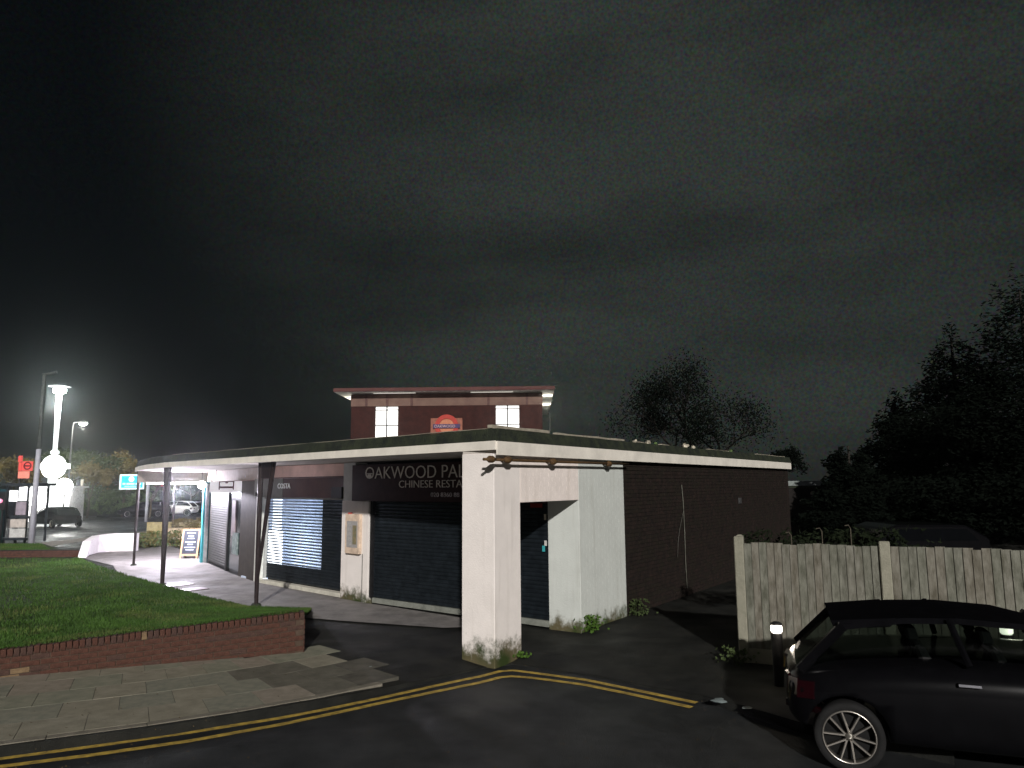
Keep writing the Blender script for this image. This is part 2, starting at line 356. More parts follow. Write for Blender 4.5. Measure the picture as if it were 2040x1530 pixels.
while s0 < cum[4]+.9:
    s1 = s0+.9; zz = R.uniform(-.003, .003); k_ = MB(); g_ = .004
    fr_ = (kpos(s0+g_, .045), kpos(s1-g_, .045), kpos(s1-g_, .165), kpos(s0+g_, .165)); ft_ = (kpos(s0+g_, .055), kpos(s1-g_, .055), fr_[2], fr_[3])
    dz = 0
    k_.hexa([v3(p, -.16) for p in fr_] + [v3(p, .006+zz+dz) for p in ft_]); k_.build('kerb_stone', kerbM, pav); s0 = s1
for r_ in range(6):
    o0 = .171+r_*.606; s0 = .3*(r_ % 2)
    while s0 < cum[-1]:
        s1 = s0+.604*(1+.0*r_); q = [kpos(s0+.003, o0), kpos(s1-.003, o0), kpos(s1-.003, o0+.6), kpos(s0+.003, o0+.6)]; s0 = s1
        mid = (q[0]+q[2])/2; wx = (mid.x+3.12)*(-.345) - (mid.y-11.27)*(-.94)
        if wx > .28 or mid.x < -9 or mid.x > -1.55 or (mid.x > -2.9 and mid.y > 10.9): continue
        dz = R.uniform(-.001, .002); tl = R.uniform(-.001, .001); k_ = MB()
        k_.hexa([v3(p, -.04) for p in q] + [v3(q[0], .004+dz), v3(q[1], .004+dz+tl), v3(q[2], .004+dz+tl), v3(q[3], .004+dz)])
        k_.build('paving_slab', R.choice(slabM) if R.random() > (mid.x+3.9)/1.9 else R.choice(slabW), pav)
# ------------------------------------------------------------------ lawn
W1 = Vector((-3.12, 11.27)); wd = Vector((-.94, -.345)).normalized(); wn = Vector((.345, -.94)).normalized()*-1   # wn points into the lawn
def wall_h(s): return .585 - .062*s      # falls to the left
lawn_pts = [(-4.0, 14.85), (-5.37, 15.2), (-6.6, 16.4), (-8.3, 18.2), (-10.6, 20.7), (-13.1, 23.5), (-15.1, 26.0), (-24, 26.5), (-40, 26.5)]
Wl = [W1 + wd*s + wn*.1 for s in (0.1, 1.2, 2.6, 4.2, 6.5, 10, 16, 24, 34)]
lm = MB(); cols = len(Wl); rows = 14
def lawn_z(t, s): return (wall_h(min(s, 7))-.05)*(1-t)**1.3 + .02
Sg = (0.1, 1.2, 2.6, 4.2, 6.5, 10, 16, 24, 34)
for r_ in range(rows+1):
    t = r_/rows
    for c in range(cols):
        a = Wl[c]; b = Vector(lawn_pts[c]); p = a.lerp(b, t)
        lm.v.append((p.x, p.y, lawn_z(t, Sg[c]) + (0 if r_ in (0, rows) else .02*noise.noise(Vector((p.x, p.y, 0))))))
for r_ in range(rows):
    for c in range(cols-1):
        i = r_*cols+c; lm.f.append([i, i+1, i+cols+1, i+cols])
lawn = lm.build('lawn', soil, smooth=True); lawn['kind'] = 'structure'
def blades(name, n, sampler, mats_, h0, h1, wd_=.012):
    vs = []; fs = []; mi = []
    for i in range(n):
        s_ = sampler()
        if s_ is None: continue
        x, y, z = s_; a = R.uniform(0, 6.283); h = R.uniform(h0, h1); l = R.uniform(0, .6)*h; b = R.uniform(0, 6.283)
        dx, dy = math.cos(a)*wd_, math.sin(a)*wd_; k = len(vs)
        vs += [(x-dx, y-dy, z-.01), (x+dx, y+dy, z-.01), (x+math.cos(b)*l, y+math.sin(b)*l, z+h)]; fs.append((k, k+1, k+2))
        mi.append(int(min(2, max(0, 1.2+2.4*noise.noise(Vector((x*.8, y*.8, 3)))+R.uniform(-.7, .7)))))
    me = bpy.data.meshes.new(name); me.from_pydata(vs, [], fs)
    for m_ in mats_: me.materials.append(m_)
    me.polygons.foreach_set('material_index', mi)
    o = link(bpy.data.objects.new(name, me)); o['kind'] = 'stuff'; return o
def lawn_sample():
    while True:
        t = R.random()**1.25; c = R.random()**1.5*(cols-2.2); i = int(c); fr = c-i
        a = Wl[i].lerp(Wl[i+1], fr); b = Vector(lawn_pts[i]).lerp(Vector(lawn_pts[i+1]), fr); p = a.lerp(b, t)
        if p.x < -.75*p.y - 1: continue
        s = Sg[i]*(1-fr)+Sg[i+1]*fr
        return p.x, p.y, lawn_z(t, s)
gr = blades('grass', 170000, lawn_sample, grass, .025, .075)
tag(gr, 'short damp green grass covering the sloping lawn', 'grass')
def strip_sample():
    x = R.uniform(-27, -15.6); y = R.uniform(27.2, 32.5)
    return None if x > -16.5 - (y-27)*.75 else (x, y, .012)
ls = MB(); ls.poly([(-40, 26.9, .01), (-15.7, 26.9, .01), (-20.6, 32.7, .01), (-40, 33.2, .01)]); o = ls.build('far_lawn', soil); o['kind'] = 'structure'
gr2 = blades('grass', 60000, strip_sample, grass, .04, .09, .018); tag(gr2, 'brighter green grass strip beyond the low wall at the left', 'grass')

# ------------------------------------------------------------------ bricks
def one_brick(L, H, D):
    me = bpy.data.meshes.new('brick'); bm = bmesh.new(); bmesh.ops.create_cube(bm, size=1)
    for v in bm.verts: v.co = Vector((v.co.x*L, v.co.y*D, v.co.z*H))
    bmesh.ops.bevel(bm, geom=bm.edges[:], offset=.004, segments=1, affect='EDGES'); bm.to_mesh(me); bm.free(); return me
def place(me, m, parent, p, xdir, roll=0.0, name='brick'):
    o = bpy.data.objects.new(name, me); link(o)
    a = math.atan2(xdir.y, xdir.x); o.location = p; o.rotation_euler = (0, roll, a)
    o.material_slots[0].link = 'OBJECT'; o.material_slots[0].material = m; setp(o, parent); return o
lw = thing('garden_wall', 'low red brick retaining wall along the front of the lawn, ending square beside the path', 'wall', v3(W1, 0))
L_ = 8.2; slope = .062
core = MB(); cp = [W1+wd*.02, W1+wd*L_, W1+wd*L_+wn*.2, W1+wd*.02+wn*.2]
c2 = [p - wn*-.006 for p in cp[:2]] + [p for p in cp[2:]]
ih = lambda p: wall_h((Vector((p[0], p[1]))-W1).dot(wd)) - .07
core.prism([W1+wd*.012+wn*.008, W1+wd*L_+wn*.008, W1+wd*L_+wn*.2, W1+wd*.012+wn*.2], -.1, ih)
core.build('mortar_core', mat('sandy mortar', (.065, .045, .032), .95, var=.3), lw)
stretcher = one_brick(.215, .065, .1); soldier = one_brick(.065, .1, .215); header = one_brick(.1, .065, .1)
for m_ in (stretcher, soldier, header): m_.materials.append(brickRed)
rr = math.atan(slope)
nb = 0
for r_ in range(7):
    k = 0; s = -.1 + (.1125 if r_ % 2 else 0)
    while s < L_-.2:
        s0 = s+.1125
        if s0 < .1: s += .225; continue
        zt = wall_h(s0) - .105 - (r_+.5)*.075
        if zt > -.03 and nb < 230:
            p = W1 + wd*s0 + wn*(.05+R.uniform(-.003, .003)); m_ = R.choice([brickRed, brickRed, brickRed, brickPur]) if R.random() > .02 else brickTan
            place(stretcher, m_, lw, v3(p, zt), wd, rr); nb += 1
        s += .225
    zt = wall_h(0)-.105-(r_+.5)*.075
    if zt > -.03:      # end face headers
        for j in (0.06, .165): place(header, R.choice([brickRed, brickPur]), lw, v3(W1+wd*(.045)+wn*(j-.005 if j > .1 else j), zt), wn*1.0)
s = .04
while s < L_:
    m_ = brickTan if R.random() < .05 else R.choice([brickRed, brickRed, brickPur])
    place(soldier, m_, lw, v3(W1+wd*s+wn*.1, wall_h(s)-.05+R.uniform(-.004, .004)), wd, rr, 'coping_brick'); s += .0755

def brick_skin(name, org, xd, nrm, W, H, m_face, parent, dep=.02, holes=(), bl=.225, bh=.075, jitter=.003, mats2=None, kind='stuff', jn=.005):
    """one joined face of real, slightly uneven bricks standing proud of its mortar"""
    b = MB(); mi = []
    xd = Vector((xd[0], xd[1], 0)).normalized(); nr_ = Vector((nrm[0], nrm[1], 0)).normalized()
    rws = int(H/bh+.5)
    for r_ in range(rws):
        z0 = r_*bh+jn; z1 = min((r_+1)*bh-jn, H)
        if z1 - z0 < .01: continue
        s = -(.1125 if r_ % 2 else 0)
        while s < W:
            a, c = max(s+jn, 0), min(s+bl-jn, W); s += bl
            if c-a < .02: continue
            if any(hx0 < (a+c)/2 < hx1 and hz0 < (z0+z1)/2 < hz1 for hx0, hx1, hz0, hz1 in holes): continue
            d = dep + R.uniform(-jitter, jitter); p = Vector(org)
            f0, f1 = p+xd*a, p+xd*c
            b.hexa([v3(f0, p.z+z0), v3(f1, p.z+z0), v3(f1, p.z+z0)+nr_*d, v3(f0, p.z+z0)+nr_*d, v3(f0, p.z+z1), v3(f1, p.z+z1), v3(f1, p.z+z1)+nr_*d, v3(f0, p.z+z1)+nr_*d])
            mi += [1 if (mats2 and R.random() < .35) else 0]*6
    o = b.build(name, [m_face] + ([mats2] if mats2 else []), parent, kind=kind)
    if mats2: o.data.polygons.foreach_set('material_index', mi)
    return o

# ================================================================== SHOP PARADE
SZ = 2.95; shop = thing('shop_parade', 'single storey curved shop parade with white fascia, flat felt roof and open canopy', 'building', v3(C0, 0))
edge = [(-.08, -.1), (4, -.1), (8, -.1), (11.9, -.1), (13.6, .12), (15.4, .52), (17.4, 1.1)]   # canopy edge (s,d)
ep = [P(s, d) for s, d in edge]
B_end = Bp(16.3, .09)
cornr = C0 - dA*.1 - U*.09
ep[0] = v3(C0 + (-dA*.09) - U*.0 + Vector((0, 0)), 0)
bpts = [Bp(0, .09), B_end]
ep[0] = Bp(-.07, .09)
back_pts = [Bp(16.3, -4.5), P(9.5, 9), P(17.2, 8.0), P(18.4, 4.6)]
# soffit / roof slab
rf = MB(); rf.prism([p for p in reversed(ep)] + [B_end] + back_pts, SZ+.012, 3.06)
rf.build('roof_slab', soffitM, shop)
def band(name, pts, z0, z1, th, m, par, zf=None, **k):
    """upright board following a plan polyline, th outwards (to the right of travel)"""
    b = MB(); n_ = len(pts); offs = []
    for i, p in enumerate(pts):
        t = (pts[min(i+1, n_-1)]-pts[max(i-1, 0)]); t.z = 0; t.normalize(); offs.append(Vector((t.y, -t.x, 0))*th)
    for i in range(n_-1):
        a, c = pts[i], pts[i+1]; oa, oc = offs[i], offs[i+1]
        b.hexa([v3(a, z0), v3(c, z0), v3(c+oc, z0), v3(a+oa, z0), v3(a, z1), v3(c, z1), v3(c+oc, z1), v3(a+oa, z1)])
    return b.build(name, m, par, **k)
for a, c in ((0, 1), (1, 2), (2, 3)):
    q0, q1 = ep[a], ep[c]; t = (q1-q0).normalized()
    band('fascia_board', [q1-t*.003, q0+t*(.003 if a else 0)], 2.945, 3.075, -.025*-1*-1 if False else .025, fasciaM, shop)
band('fascia_board', list(reversed(ep[3:])), 2.945, 3.07, .025, fasciaM, shop)
kb = 5.4
for k in range(3):
    q0, q1 = Bp(-.07+k*kb+.003, .09), Bp(-.07+(k+1)*kb+(.1 if k == 2 else -.003), .09)
    band('fascia_board', [q0, q1], 2.872, 3.07, .025, fasciaM, shop)
# side-wall soffit strip under the fascia
# felt kerb: sloping mossy upstand behind the fascia, pale metal trim pieces on its top
def upstand(pts, name, inw):
    b = MB(); n_ = len(pts); O = []
    for i, p in enumerate(pts):
        t = (pts[min(i+1, n_-1)]-pts[max(i-1, 0)]); t.z = 0; t.normalize(); O.append(Vector((-t.y, t.x, 0)))
    for i in range(n_-1):
        for (p, q) in ((i, i+1),):
            a, c = pts[p], pts[q]; na, nc = O[p]*inw, O[q]*inw
            L = (c-a).length; ns = max(1, int(L/.5))
            for k in range(ns):
                f0, f1 = k/ns, (k+1)/ns; x0, x1 = a.lerp(c, f0), a.lerp(c, f1); m0, m1 = na.lerp(nc, f0), na.lerp(nc, f1)
                h0 = 3.255 + .018*noise.noise(x0*.9); h1 = 3.255 + .018*noise.noise(x1*.9)
                if k == ns-1 and False: pass
                b.hexa([v3(x0-m0*.15, 3.078), v3(x1-m1*.15, 3.078), v3(x1+m1*2, 3.078), v3(x0+m0*2, 3.078), v3(x0+m0*.35, h0), v3(x1+m1*.35, h1), v3(x1+m1*1.6, h1), v3(x0+m0*1.6, h0)])
    return b.build(name, felt, shop)
upstand([p for p in reversed(ep)], 'felt_kerb', .12)
upstand([Bp(-.07, .09), Bp(8, .09), Bp(16.33, .09)], 'felt_kerb', .12)
# trims
def trim(q0, q1, inn, z, h, wob=.0):
    b = MB(); n_ = max(2, int((q1-q0).length/.35)); t = (q1-q0).normalized(); n = Vector((-t.y, t.x, 0))
    for i in range(n_):
        a, c = q0.lerp(q1, i/n_), q0.lerp(q1, (i+1)/n_)
        za = z+wob*noise.noise(a*2.1); zc = z+wob*noise.noise(c*2.1)
        hh0 = h*(.6+.6*abs(noise.noise(a*1.3+Vector((9, 0, 0))))); hh1 = h*(.6+.6*abs(noise.noise(c*1.3+Vector((9, 0, 0)))))
        b.hexa([v3(a+n*inn, za), v3(c+n*inn, zc), v3(c+n*(inn+.09), zc), v3(a+n*(inn+.09), za), v3(a+n*inn, za+hh0), v3(c+n*inn, zc+hh1), v3(c+n*(inn+.09), zc+hh1), v3(a+n*(inn+.09), za+hh0)])
    b.build('roof_trim', flash, shop)
e0, e3 = ep[0], ep[3]; tt = (e3-e0).normalized()
for s0, s1 in ((0.02, 2.3), (2.36, 4.7), (4.76, 7.4), (7.45, 9.6), (9.7, 11.7)):
    trim(e0+tt*s1, e0+tt*s0, .05, 3.262, .012, .008)
trim(Bp(-.02, .09), Bp(1.55, .09), .1, 3.27, .062, .004)
trim(Bp(1.8, .09), Bp(4.3, .09), .1, 3.262, .045, .012)
for k0, k1 in ((4.9, 5.2), (6.1, 6.5), (9, 10.5), (13, 16)): trim(Bp(k0, .09), Bp(k1, .09), .1, 3.262, .02, .01)
# roof-edge debris
for k, s_, m_ in ((4.75, .05, flash), (5.35, .06, flash), (5.75, .035, leafH), (7.4, .08, flash), (7.9, .05, flash), (10.6, .05, leafH)):
    d_ = MB(); c = Bp(k, .0, 3.275); d_.ball(c, s_, 6, 4, .8)
    for i, v in enumerate(d_.v): d_.v[i] = (v[0]+R.uniform(-.3, .3)*s_, v[1]+R.uniform(-.3, .3)*s_, v[2]+R.uniform(-.3, .3)*s_)
    tag(d_.build('roof_debris', m_, None, loc=c), {4.75: 'pale scrap on the roof edge just right of the long trim', 5.35: 'second pale scrap on the roof edge', 5.75: 'tiny green weed tuft at the roof edge', 7.4: 'largest pale lump of debris on the roof edge', 7.9: 'pale lump beside the largest debris on the roof edge', 10.6: 'green tuft nearest the far end of the roof edge'}[k], 'debris')
# corner pillar and portico wall
pil = MB(); pq = [C0, C0+dB*.67, C0+dB*.67+dA*.59, C0+dA*.59]; pil.prism(pq, -.1, 2.9); pil.build('corner_pillar', white, shop, bevel=.008)
cap = MB(); cq = [C0-dB*.0-dA*.0, C0+dB*.67, C0+dB*.67+dA*.62, C0+dA*.62]; cap.prism([C0-dB*.02-dA*.0+dB*.03-dA*-.01, C0+dB*.64+dA*.01, C0+dB*.64+dA*.58, C0+dB*.01+dA*.58], 2.9, 2.964); cap.build('pillar_cap', soffitM, shop)
zl = 2.18
li = MB(); li.prism([C0+dB*.672-dA*.0, C0+dB*2.45, C0+dB*2.45+dA*.3, C0+dB*.672+dA*.3], zl, 2.9); li.build('lintel', whiteB, shop)
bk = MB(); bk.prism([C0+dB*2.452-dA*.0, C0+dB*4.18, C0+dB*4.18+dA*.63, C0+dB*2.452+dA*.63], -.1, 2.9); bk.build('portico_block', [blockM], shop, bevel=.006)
# painted bricks on the outer face of lintel and block
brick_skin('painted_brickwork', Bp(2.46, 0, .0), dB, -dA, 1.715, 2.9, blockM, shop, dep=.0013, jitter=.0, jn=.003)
brick_skin('painted_brickwork', Bp(.69, 0, zl+.01), dB, -dA, 1.75, .71, whiteB, shop, dep=.0013, jitter=.0, jn=.003)
cl = MB(); cl.prism([Bp(.66, -.02), Bp(4.19, -.02), Bp(4.19, -.25), Bp(.66, -.25)], 2.9, 2.964); cl.build('soffit_strip', soffitM, shop)
# side wall in dark brick
sw = MB(); sw.prism([Bp(4.2, -.01), Bp(16.2, -.01), Bp(16.2, -.3), Bp(4.2, -.3)], -.1, 2.96); sw.build('side_wall_mortar', mortar, shop)
brick_skin('side_brickwork', Bp(4.2, -.01, 0), dB, -dA, 12.0, 2.92, brickDark, shop, dep=.012, mats2=brickDark2, jitter=.003)
ew = MB(); ew.prism([Bp(16.2, -.0), Bp(16.2, -4.4), Bp(15.9, -4.4), Bp(15.9, -.0)], 0, 2.96); ew.build('end_wall', brickDark, shop)
vent = MB(); 
for k, z in ((11.0, 1.9),):
    vb = MB(); vb.prism([Bp(k, .003), Bp(k+.22, .003), Bp(k+.22, .025), Bp(k, .025)], z, z+.15); vb.build('air_vent', mat('grey vent', (.05, .05, .05), .6), shop)
# conduit running down the side wall
cd = thing('wall_conduit', 'thin pale conduit running down the dark brick side wall', 'conduit', Bp(7.8, .03, 0))
q = [g(1358, 968, 0)]
def onB(x, y, a=.03):
    d = ray(x, y); base = C0 - dA*a
    # solve base + k dB = t*(d.x,d.y)
    den = dB.x*d.y - dB.y*d.x; k = (base.y*d.x - base.x*d.y)/den; pt = base + dB*k; t = pt.y/d.y
    return Vector((pt.x, pt.y, HC + d.z*t))
def onS(x, y, dd=1.85):
    d = ray(x, y); base = C0 + Nn*dd; den = U.x*d.y - U.y*d.x; s = (base.y*d.x - base.x*d.y)/den; pt = base+U*s; t = pt.y/d.y
    return s, HC + d.z*t
cb = MB(); cb.tube([onB(1358, 966), onB(1361, 1000), onB(1364, 1060), onB(1366, 1120), onB(1369, 1172)], .009, 6)
cb.build('conduit_pipe', mat('pale conduit', (.11, .11, .09), .6), cd, smooth=True)
cb = MB(); cb.tube([onB(1362, 1015, .05), onB(1354, 1055, .05), onB(1351, 1080, .05), onB(1350, 1110, .05)], .005, 5)
cb.build('loose_cable', mat('grey cable', (.08, .08, .07), .5), cd, smooth=True)
# pipe with clamps along the head of the portico
pp = thing('wall_pipe', 'rusty horizontal pipe on clamps across the top of the white portico', 'pipe', Bp(0, .12, 2.8))
pipeM = mat('rusty iron', (.055, .030, .018), .7, col2=(.12, .07, .025), scale=14, bump=.5)
b = MB(); b.tube([Bp(-.42, .13, 2.80), Bp(.4, .13, 2.80), Bp(2, .13, 2.805), Bp(4.15, .13, 2.815)], .021, 10); b.build('pipe', pipeM, pp, smooth=True)
for k in (-.25, .16, 1.42, 3.35):
    b = MB(); z = 2.803
    b.tube([Bp(k-.09, .13, z), Bp(k-.03, .13, z), Bp(k+.03, .13, z), Bp(k+.10, .13, z)], [.022, .052, .052, .022], 10)
    b.tube([Bp(k, .0, z+.0), Bp(k, .12, z)], .018, 8); b.build('clamp', pipeM, pp, smooth=True)
# ------------------------------------------------------------------ shopfront
RB = C0 + dB*2.452 + dA*.625; RA = P(5.62, 1.86).to_2d(); rU = (RA-RB).normalized(); rL = (RA-RB).length; rN = Vector((-rU.y, rU.x)); rN = rN if rN.y > 0 else -rN
def Q(s, d, z=0.0):      # restaurant front: s along from the portico block, d behind (+) or proud (-)
    q = RB + rU*s + rN*d; return Vector((q.x, q.y, z))
def onQ(x, y, dd=0.0):
    d = ray(x, y); base = RB + rN*dd; den = rU.x*d.y - rU.y*d.x; s = (base.y*d.x - base.x*d.y)/den; pt = base+rU*s; t = pt.y/d.y
    return s, HC + d.z*t
def qbox(name, m, s0, s1, d0, d1, z0, z1, par=None, **k):
    b = MB(); b.prism([Q(s0, d0), Q(s1, d0), Q(s1, d1), Q(s0, d1)], z0, z1); return b.build(name, m, par or shop, **k)
def sbox(name, m, s0, s1, d0, d1, z0, z1, par=None, **k):
    b = MB(); b.prism([P(s0, d0), P(s1, d0), P(s1, d1), P(s0, d1)], z0, z1); return b.build(name, m, par or shop, **k)
def curtain(name, p0, p1, z0, z1, m, par, gap=0.0, pitch=.072, dep=.014):
    """roller shutter: every slat is a curved lath; gap leaves a see-through slot between slats"""
    b = MB(); t = (p1-p0); t.z = 0; t.normalize(); n = Vector((t.y, -t.x, 0))
    if n.dot(Vector((-C0.x, -C0.y, 0))) < 0 and False: n = -n
    if n.y > 0: n = -n
    z = z0
    while z < z1-.01:
        h = min(pitch, z1-z)*(1-gap); prof = [(0, 0), (dep*.75, .12*h), (dep, .5*h), (dep*.75, .88*h), (0, h)]
        i0 = len(b.v)
        for dd, zz in prof:
            b.v.append(tuple(v3(p0+n*dd, z+zz))); b.v.append(tuple(v3(p1+n*dd, z+zz)))
        for k in range(4): b.f.append([i0+2*k, i0+2*k+1, i0+2*k+3, i0+2*k+2])
        if gap:
            b.f.append([i0, i0+1, i0+9, i0+8])
        z += pitch
    o = b.build(name, m, par, smooth=False); return o
# right-hand shutter (restaurant)
sh = qbox('roller_shutter', darkM, .0, rL, .04, .08, 0, 2.9)
curtain('shutter_slats', Q(.0, .03), Q(rL-.02, .03), .12, 2.12, shutM, sh)
qbox('bottom_rail', mat('dull steel rail', (.22, .23, .20), .6, metal=.2), .0, rL-.1, -.03, .025, .02, .12, sh)
qbox('guide_rail', darkM, rL-.09, rL-.01, -.04, .025, .121, 2.12, sh)
qbox('notice', mat('red notice', (.28, .03, .02), .6), .12, .38, -.006, .006, 2.04, 2.11, sh)
for px, py, c, w_, h_ in ((1086, 1030, (.55, .5, .4), .045, .10), (1087, 1082, (.6, .58, .55), .05, .09), (1083, 1093, (.05, .35, .38), .055, .10)):
    s_, z_ = onQ(px, py, .0); qbox('sticker', mat('sticker %d' % py, c, .6), s_-w_/2, s_+w_/2, -.004, .004, z_-h_/2, z_+h_/2, sh)
# narrow white pier between the shops
sbox('white_pier', white, 5.62, 6.62, 1.78, 2.3, -.05, 2.12)
sbox('white_pier', mat('pier paint in shade', (.60, .60, .57), .8, var=.08), 6.16, 6.62, 1.80, 2.3, 2.122, SZ)  # canopy shade is put into the colour of this upper part
sbox('pier_bracket', mat('pale bracket', (.45, .43, .40), .7), 5.86, 6.14, 1.80, 2.0, 2.122, 2.17)
cbx = MB(); cbx.tube([P(5.80, 1.775, .0), P(5.80, 1.775, 1.0)], .008, 6); cbx.build('cable', mat('grey cable', (.08, .08, .07), .5), shop)
# noticeboard
nbd = thing('menu_board', 'framed menu case with papers on the white pier beside the restaurant shutter', 'notice board', P(6.1, 1.7, 1.0))
sbox('case', mat('pale frame', (.60, .47, .36), .6), 5.84, 6.36, 1.70, 1.778, 1.0, 1.84, nbd)
sbox('glass', mat('dusty pane', (.30, .29, .29), .25, col2=(.38, .36, .34), scale=14), 5.89, 6.29, 1.693, 1.6995, 1.13, 1.69, nbd)
for r_ in range(5):
    sbox('paper', mat('menu paper', (.22, .23, .25), .7, col2=(.46, .44, .40), scale=40), 6.13, 6.26, 1.688, 1.692, 1.16+r_*.105, 1.24+r_*.105, nbd)
sbox('leaflet', mat('brown leaflet', (.30, .22, .12), .7, col2=(.12, .14, .09), scale=14), 5.92, 6.06, 1.688, 1.692, 1.2, 1.6, nbd)
b = MB(); b.box(P(6.22, 1.73, 1.84), .09, .05, .03); b.build('red_clip', mat('red plastic', (.35, .05, .04), .5), nbd)
# restaurant sign
rs = thing('restaurant_sign', 'dark shop sign with silver letters OAKWOOD PALACE CHINESE RESTAURANT over the right hand shutter', 'sign', P(3.4, 1.7, 2.1))
qbox('sign_panel', signDark, .02, rL+.5, -.13, .02, 2.12, SZ-.06, rs)
def sgn_text(name, s_, x0, y0, x1, y1, m, par, dd, fn, pf, ux, offset=0.0, cap=.70, thick=.006):
    """lettering between two points of the sign face; ux is the reading direction"""
    sa, za = fn(x0, y0, dd); sb, zb = fn(x1, y1, dd); size = abs(za-zb)/cap; X = Vector((ux[0], ux[1], 0)).normalized(); b0 = pf(sa, dd, min(za, zb))
    o = text_mesh(name, s_, size, m, par, b0, X, thick, offset)
    w0 = max((v.co-b0).dot(X) for v in o.data.vertices); k = abs(sa-sb)/w0
    for v in o.data.vertices:
        a = (v.co-b0).dot(X); v.co += X*(a*k-a)
    return split_letters(o)
RS_ = (-.14, onQ, Q, -rU)
o = sgn_text('lettering', 'OAKWOOD PAL', 727, 930, 926, 951, letterM, rs, *RS_, offset=-.004)
sgn_text('lettering', 'ACE', 930, 927, 986, 949, letterM, rs, *RS_, offset=-.004)
sgn_text('lettering', 'CHINESE RESTA', 794, 957, 921, 971, letterM, rs, *RS_, offset=-.002)
sgn_text('lettering', 'URANT', 924, 956, 980, 971, letterM, rs, *RS_, offset=-.002)
sgn_text('lettering', '020 8360 88', 858, 981, 915, 990, letterS, rs, *RS_)
s_, z_ = onQ(736, 945, -.14)
qbox('emblem', letterM, s_-.055, s_+.055, -.146, -.132, z_-.08, z_+.0, rs)
qbox('emblem', letterM, s_-.085, s_+.085, -.146, -.132, z_+.006, z_+.022, rs)
# cafe unit: lit shutter
cf = sbox('roller_shutter', darkM, 6.70, 7.70, 2.03, 2.06, 0, 2.18)
curtain('shutter_slats', P(6.72, 2.0), P(7.76, 2.0), .12, 2.13, shutM, cf)
curtain('shutter_slats', P(7.765, 2.0), P(10.35, 2.0), .12, .515, shutM, cf)
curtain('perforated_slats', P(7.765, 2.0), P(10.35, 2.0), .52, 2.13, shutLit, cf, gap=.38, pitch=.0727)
sbox('guide_rail', mat('pale guide rail', (.5, .52, .5), .4), 6.66, 6.71, 1.93, 2.02, .5, 2.13, cf)
sbox('guide_rail', mat('pale guide rail', (.5, .52, .5), .4), 10.352, 10.42, 1.93, 2.02, .12, 2.13, cf)
sbox('shutter_housing', mat('shutter box', (.22, .21, .18), .6), 6.72, 10.42, 1.9, 2.02, 2.131, 2.165, cf)
sbox('sill', mat('pale sill', (.52, .50, .42), .7, var=.2), 6.64, 10.5, 1.86, 2.04, .0, .09)
sbox('wall_below', darkM, 7.72, 10.35, 2.03, 2.06, .09, .50, cf)
# shop interior behind the slats: white side wall and back wall, one lit tube
sbox('interior_wall', mat('shop interior', (.55, .62, .75), .8), 7.4, 12, 3.3, 3.35, 0, 2.9)
sbox('interior_side', mat('shop interior', (.55, .62, .75), .8), 11.95, 12.0, 2.45, 3.3, 0, 2.9)
sbox('interior_side', darkM, 7.35, 7.4, 2.07, 3.35, 0, 2.9)
sbox('interior_ceiling', mat('shop interior', (.55, .62, .75), .8), 7.4, 11.9, 2.07, 3.3, 2.70, 2.75)
sbox('interior_floor', mat('shop interior', (.55, .62, .75), .8), 7.4, 11.9, 2.07, 3.3, .0, .05)
for nm, loc, e, rad_, col in (('shop_lamp', P(10.9, 2.5, .9), 9, .10, (.72, .86, 1)), ('shop_lamp', P(10.4, 2.8, 2.0), 6, .1, (.6, .75, 1))):
    ld = bpy.data.lights.new(nm, 'POINT'); ld.energy = e; ld.shadow_soft_size = rad_; ld.color = col; lo_ = link(bpy.data.objects.new(nm, ld)); lo_.location = loc
sa_, _ = onS(524, 1080, 2.3); sb_, _ = onS(549, 1080, 2.3)
sbox('streak_glow_panel', emat('streak glow front', (.86, .93, 1), 8), sb_, sa_, 2.3, 2.5, .3, 1.25)  # glowing panels added behind the slats to make the bright streak
sc_, _ = onS(540, 1080, 2.5); sd_, _ = onS(553, 1080, 2.5)
sbox('streak_glow_panel', emat('streak glow top', (.80, .90, 1), 1.5), sd_, sc_, 2.52, 2.6, 1.25, 2.15)
# cafe sign band and frieze
cs = thing('cafe_sign', 'maroon cafe sign with small white letters COSTA over the lit shutter', 'sign', P(8.5, 1.8, 2.2))
sbox('sign_panel', mat('maroon panel', (.055, .022, .022), .5, col2=(.085, .04, .032), scale=3), 6.62, 9.42, 1.86, 1.96, 2.17, 2.64, cs)
sbox('grey_panel', mat('grey fascia panel', (.20, .20, .18), .6, var=.15), 9.425, 10.9, 1.855, 1.96, 2.17, 2.64, cs)
sgn_text('lettering', 'COSTA', 553, 963, 578, 973, mat('white letter', (.85, .85, .85), .5, emit=(1,1,1), es=.12), cs, 1.845, onS, P, (-U.x, -U.y))
sbox('alarm_box', darkM, 6.64, 7.05, 1.76, 1.85, 2.17, 2.42, cs)
sbox('frieze', friezeM, 6.63, 10.55, 1.82, 2.1, 2.645, SZ)
sbox('frieze_bead', mat('dark bead', (.10, .06, .06), .7), 6.63, 10.55, 1.80, 1.819, 2.642, 2.665)
qbox('solid_backing', darkM, .0, rL+.8, .3, .4, 0, SZ)
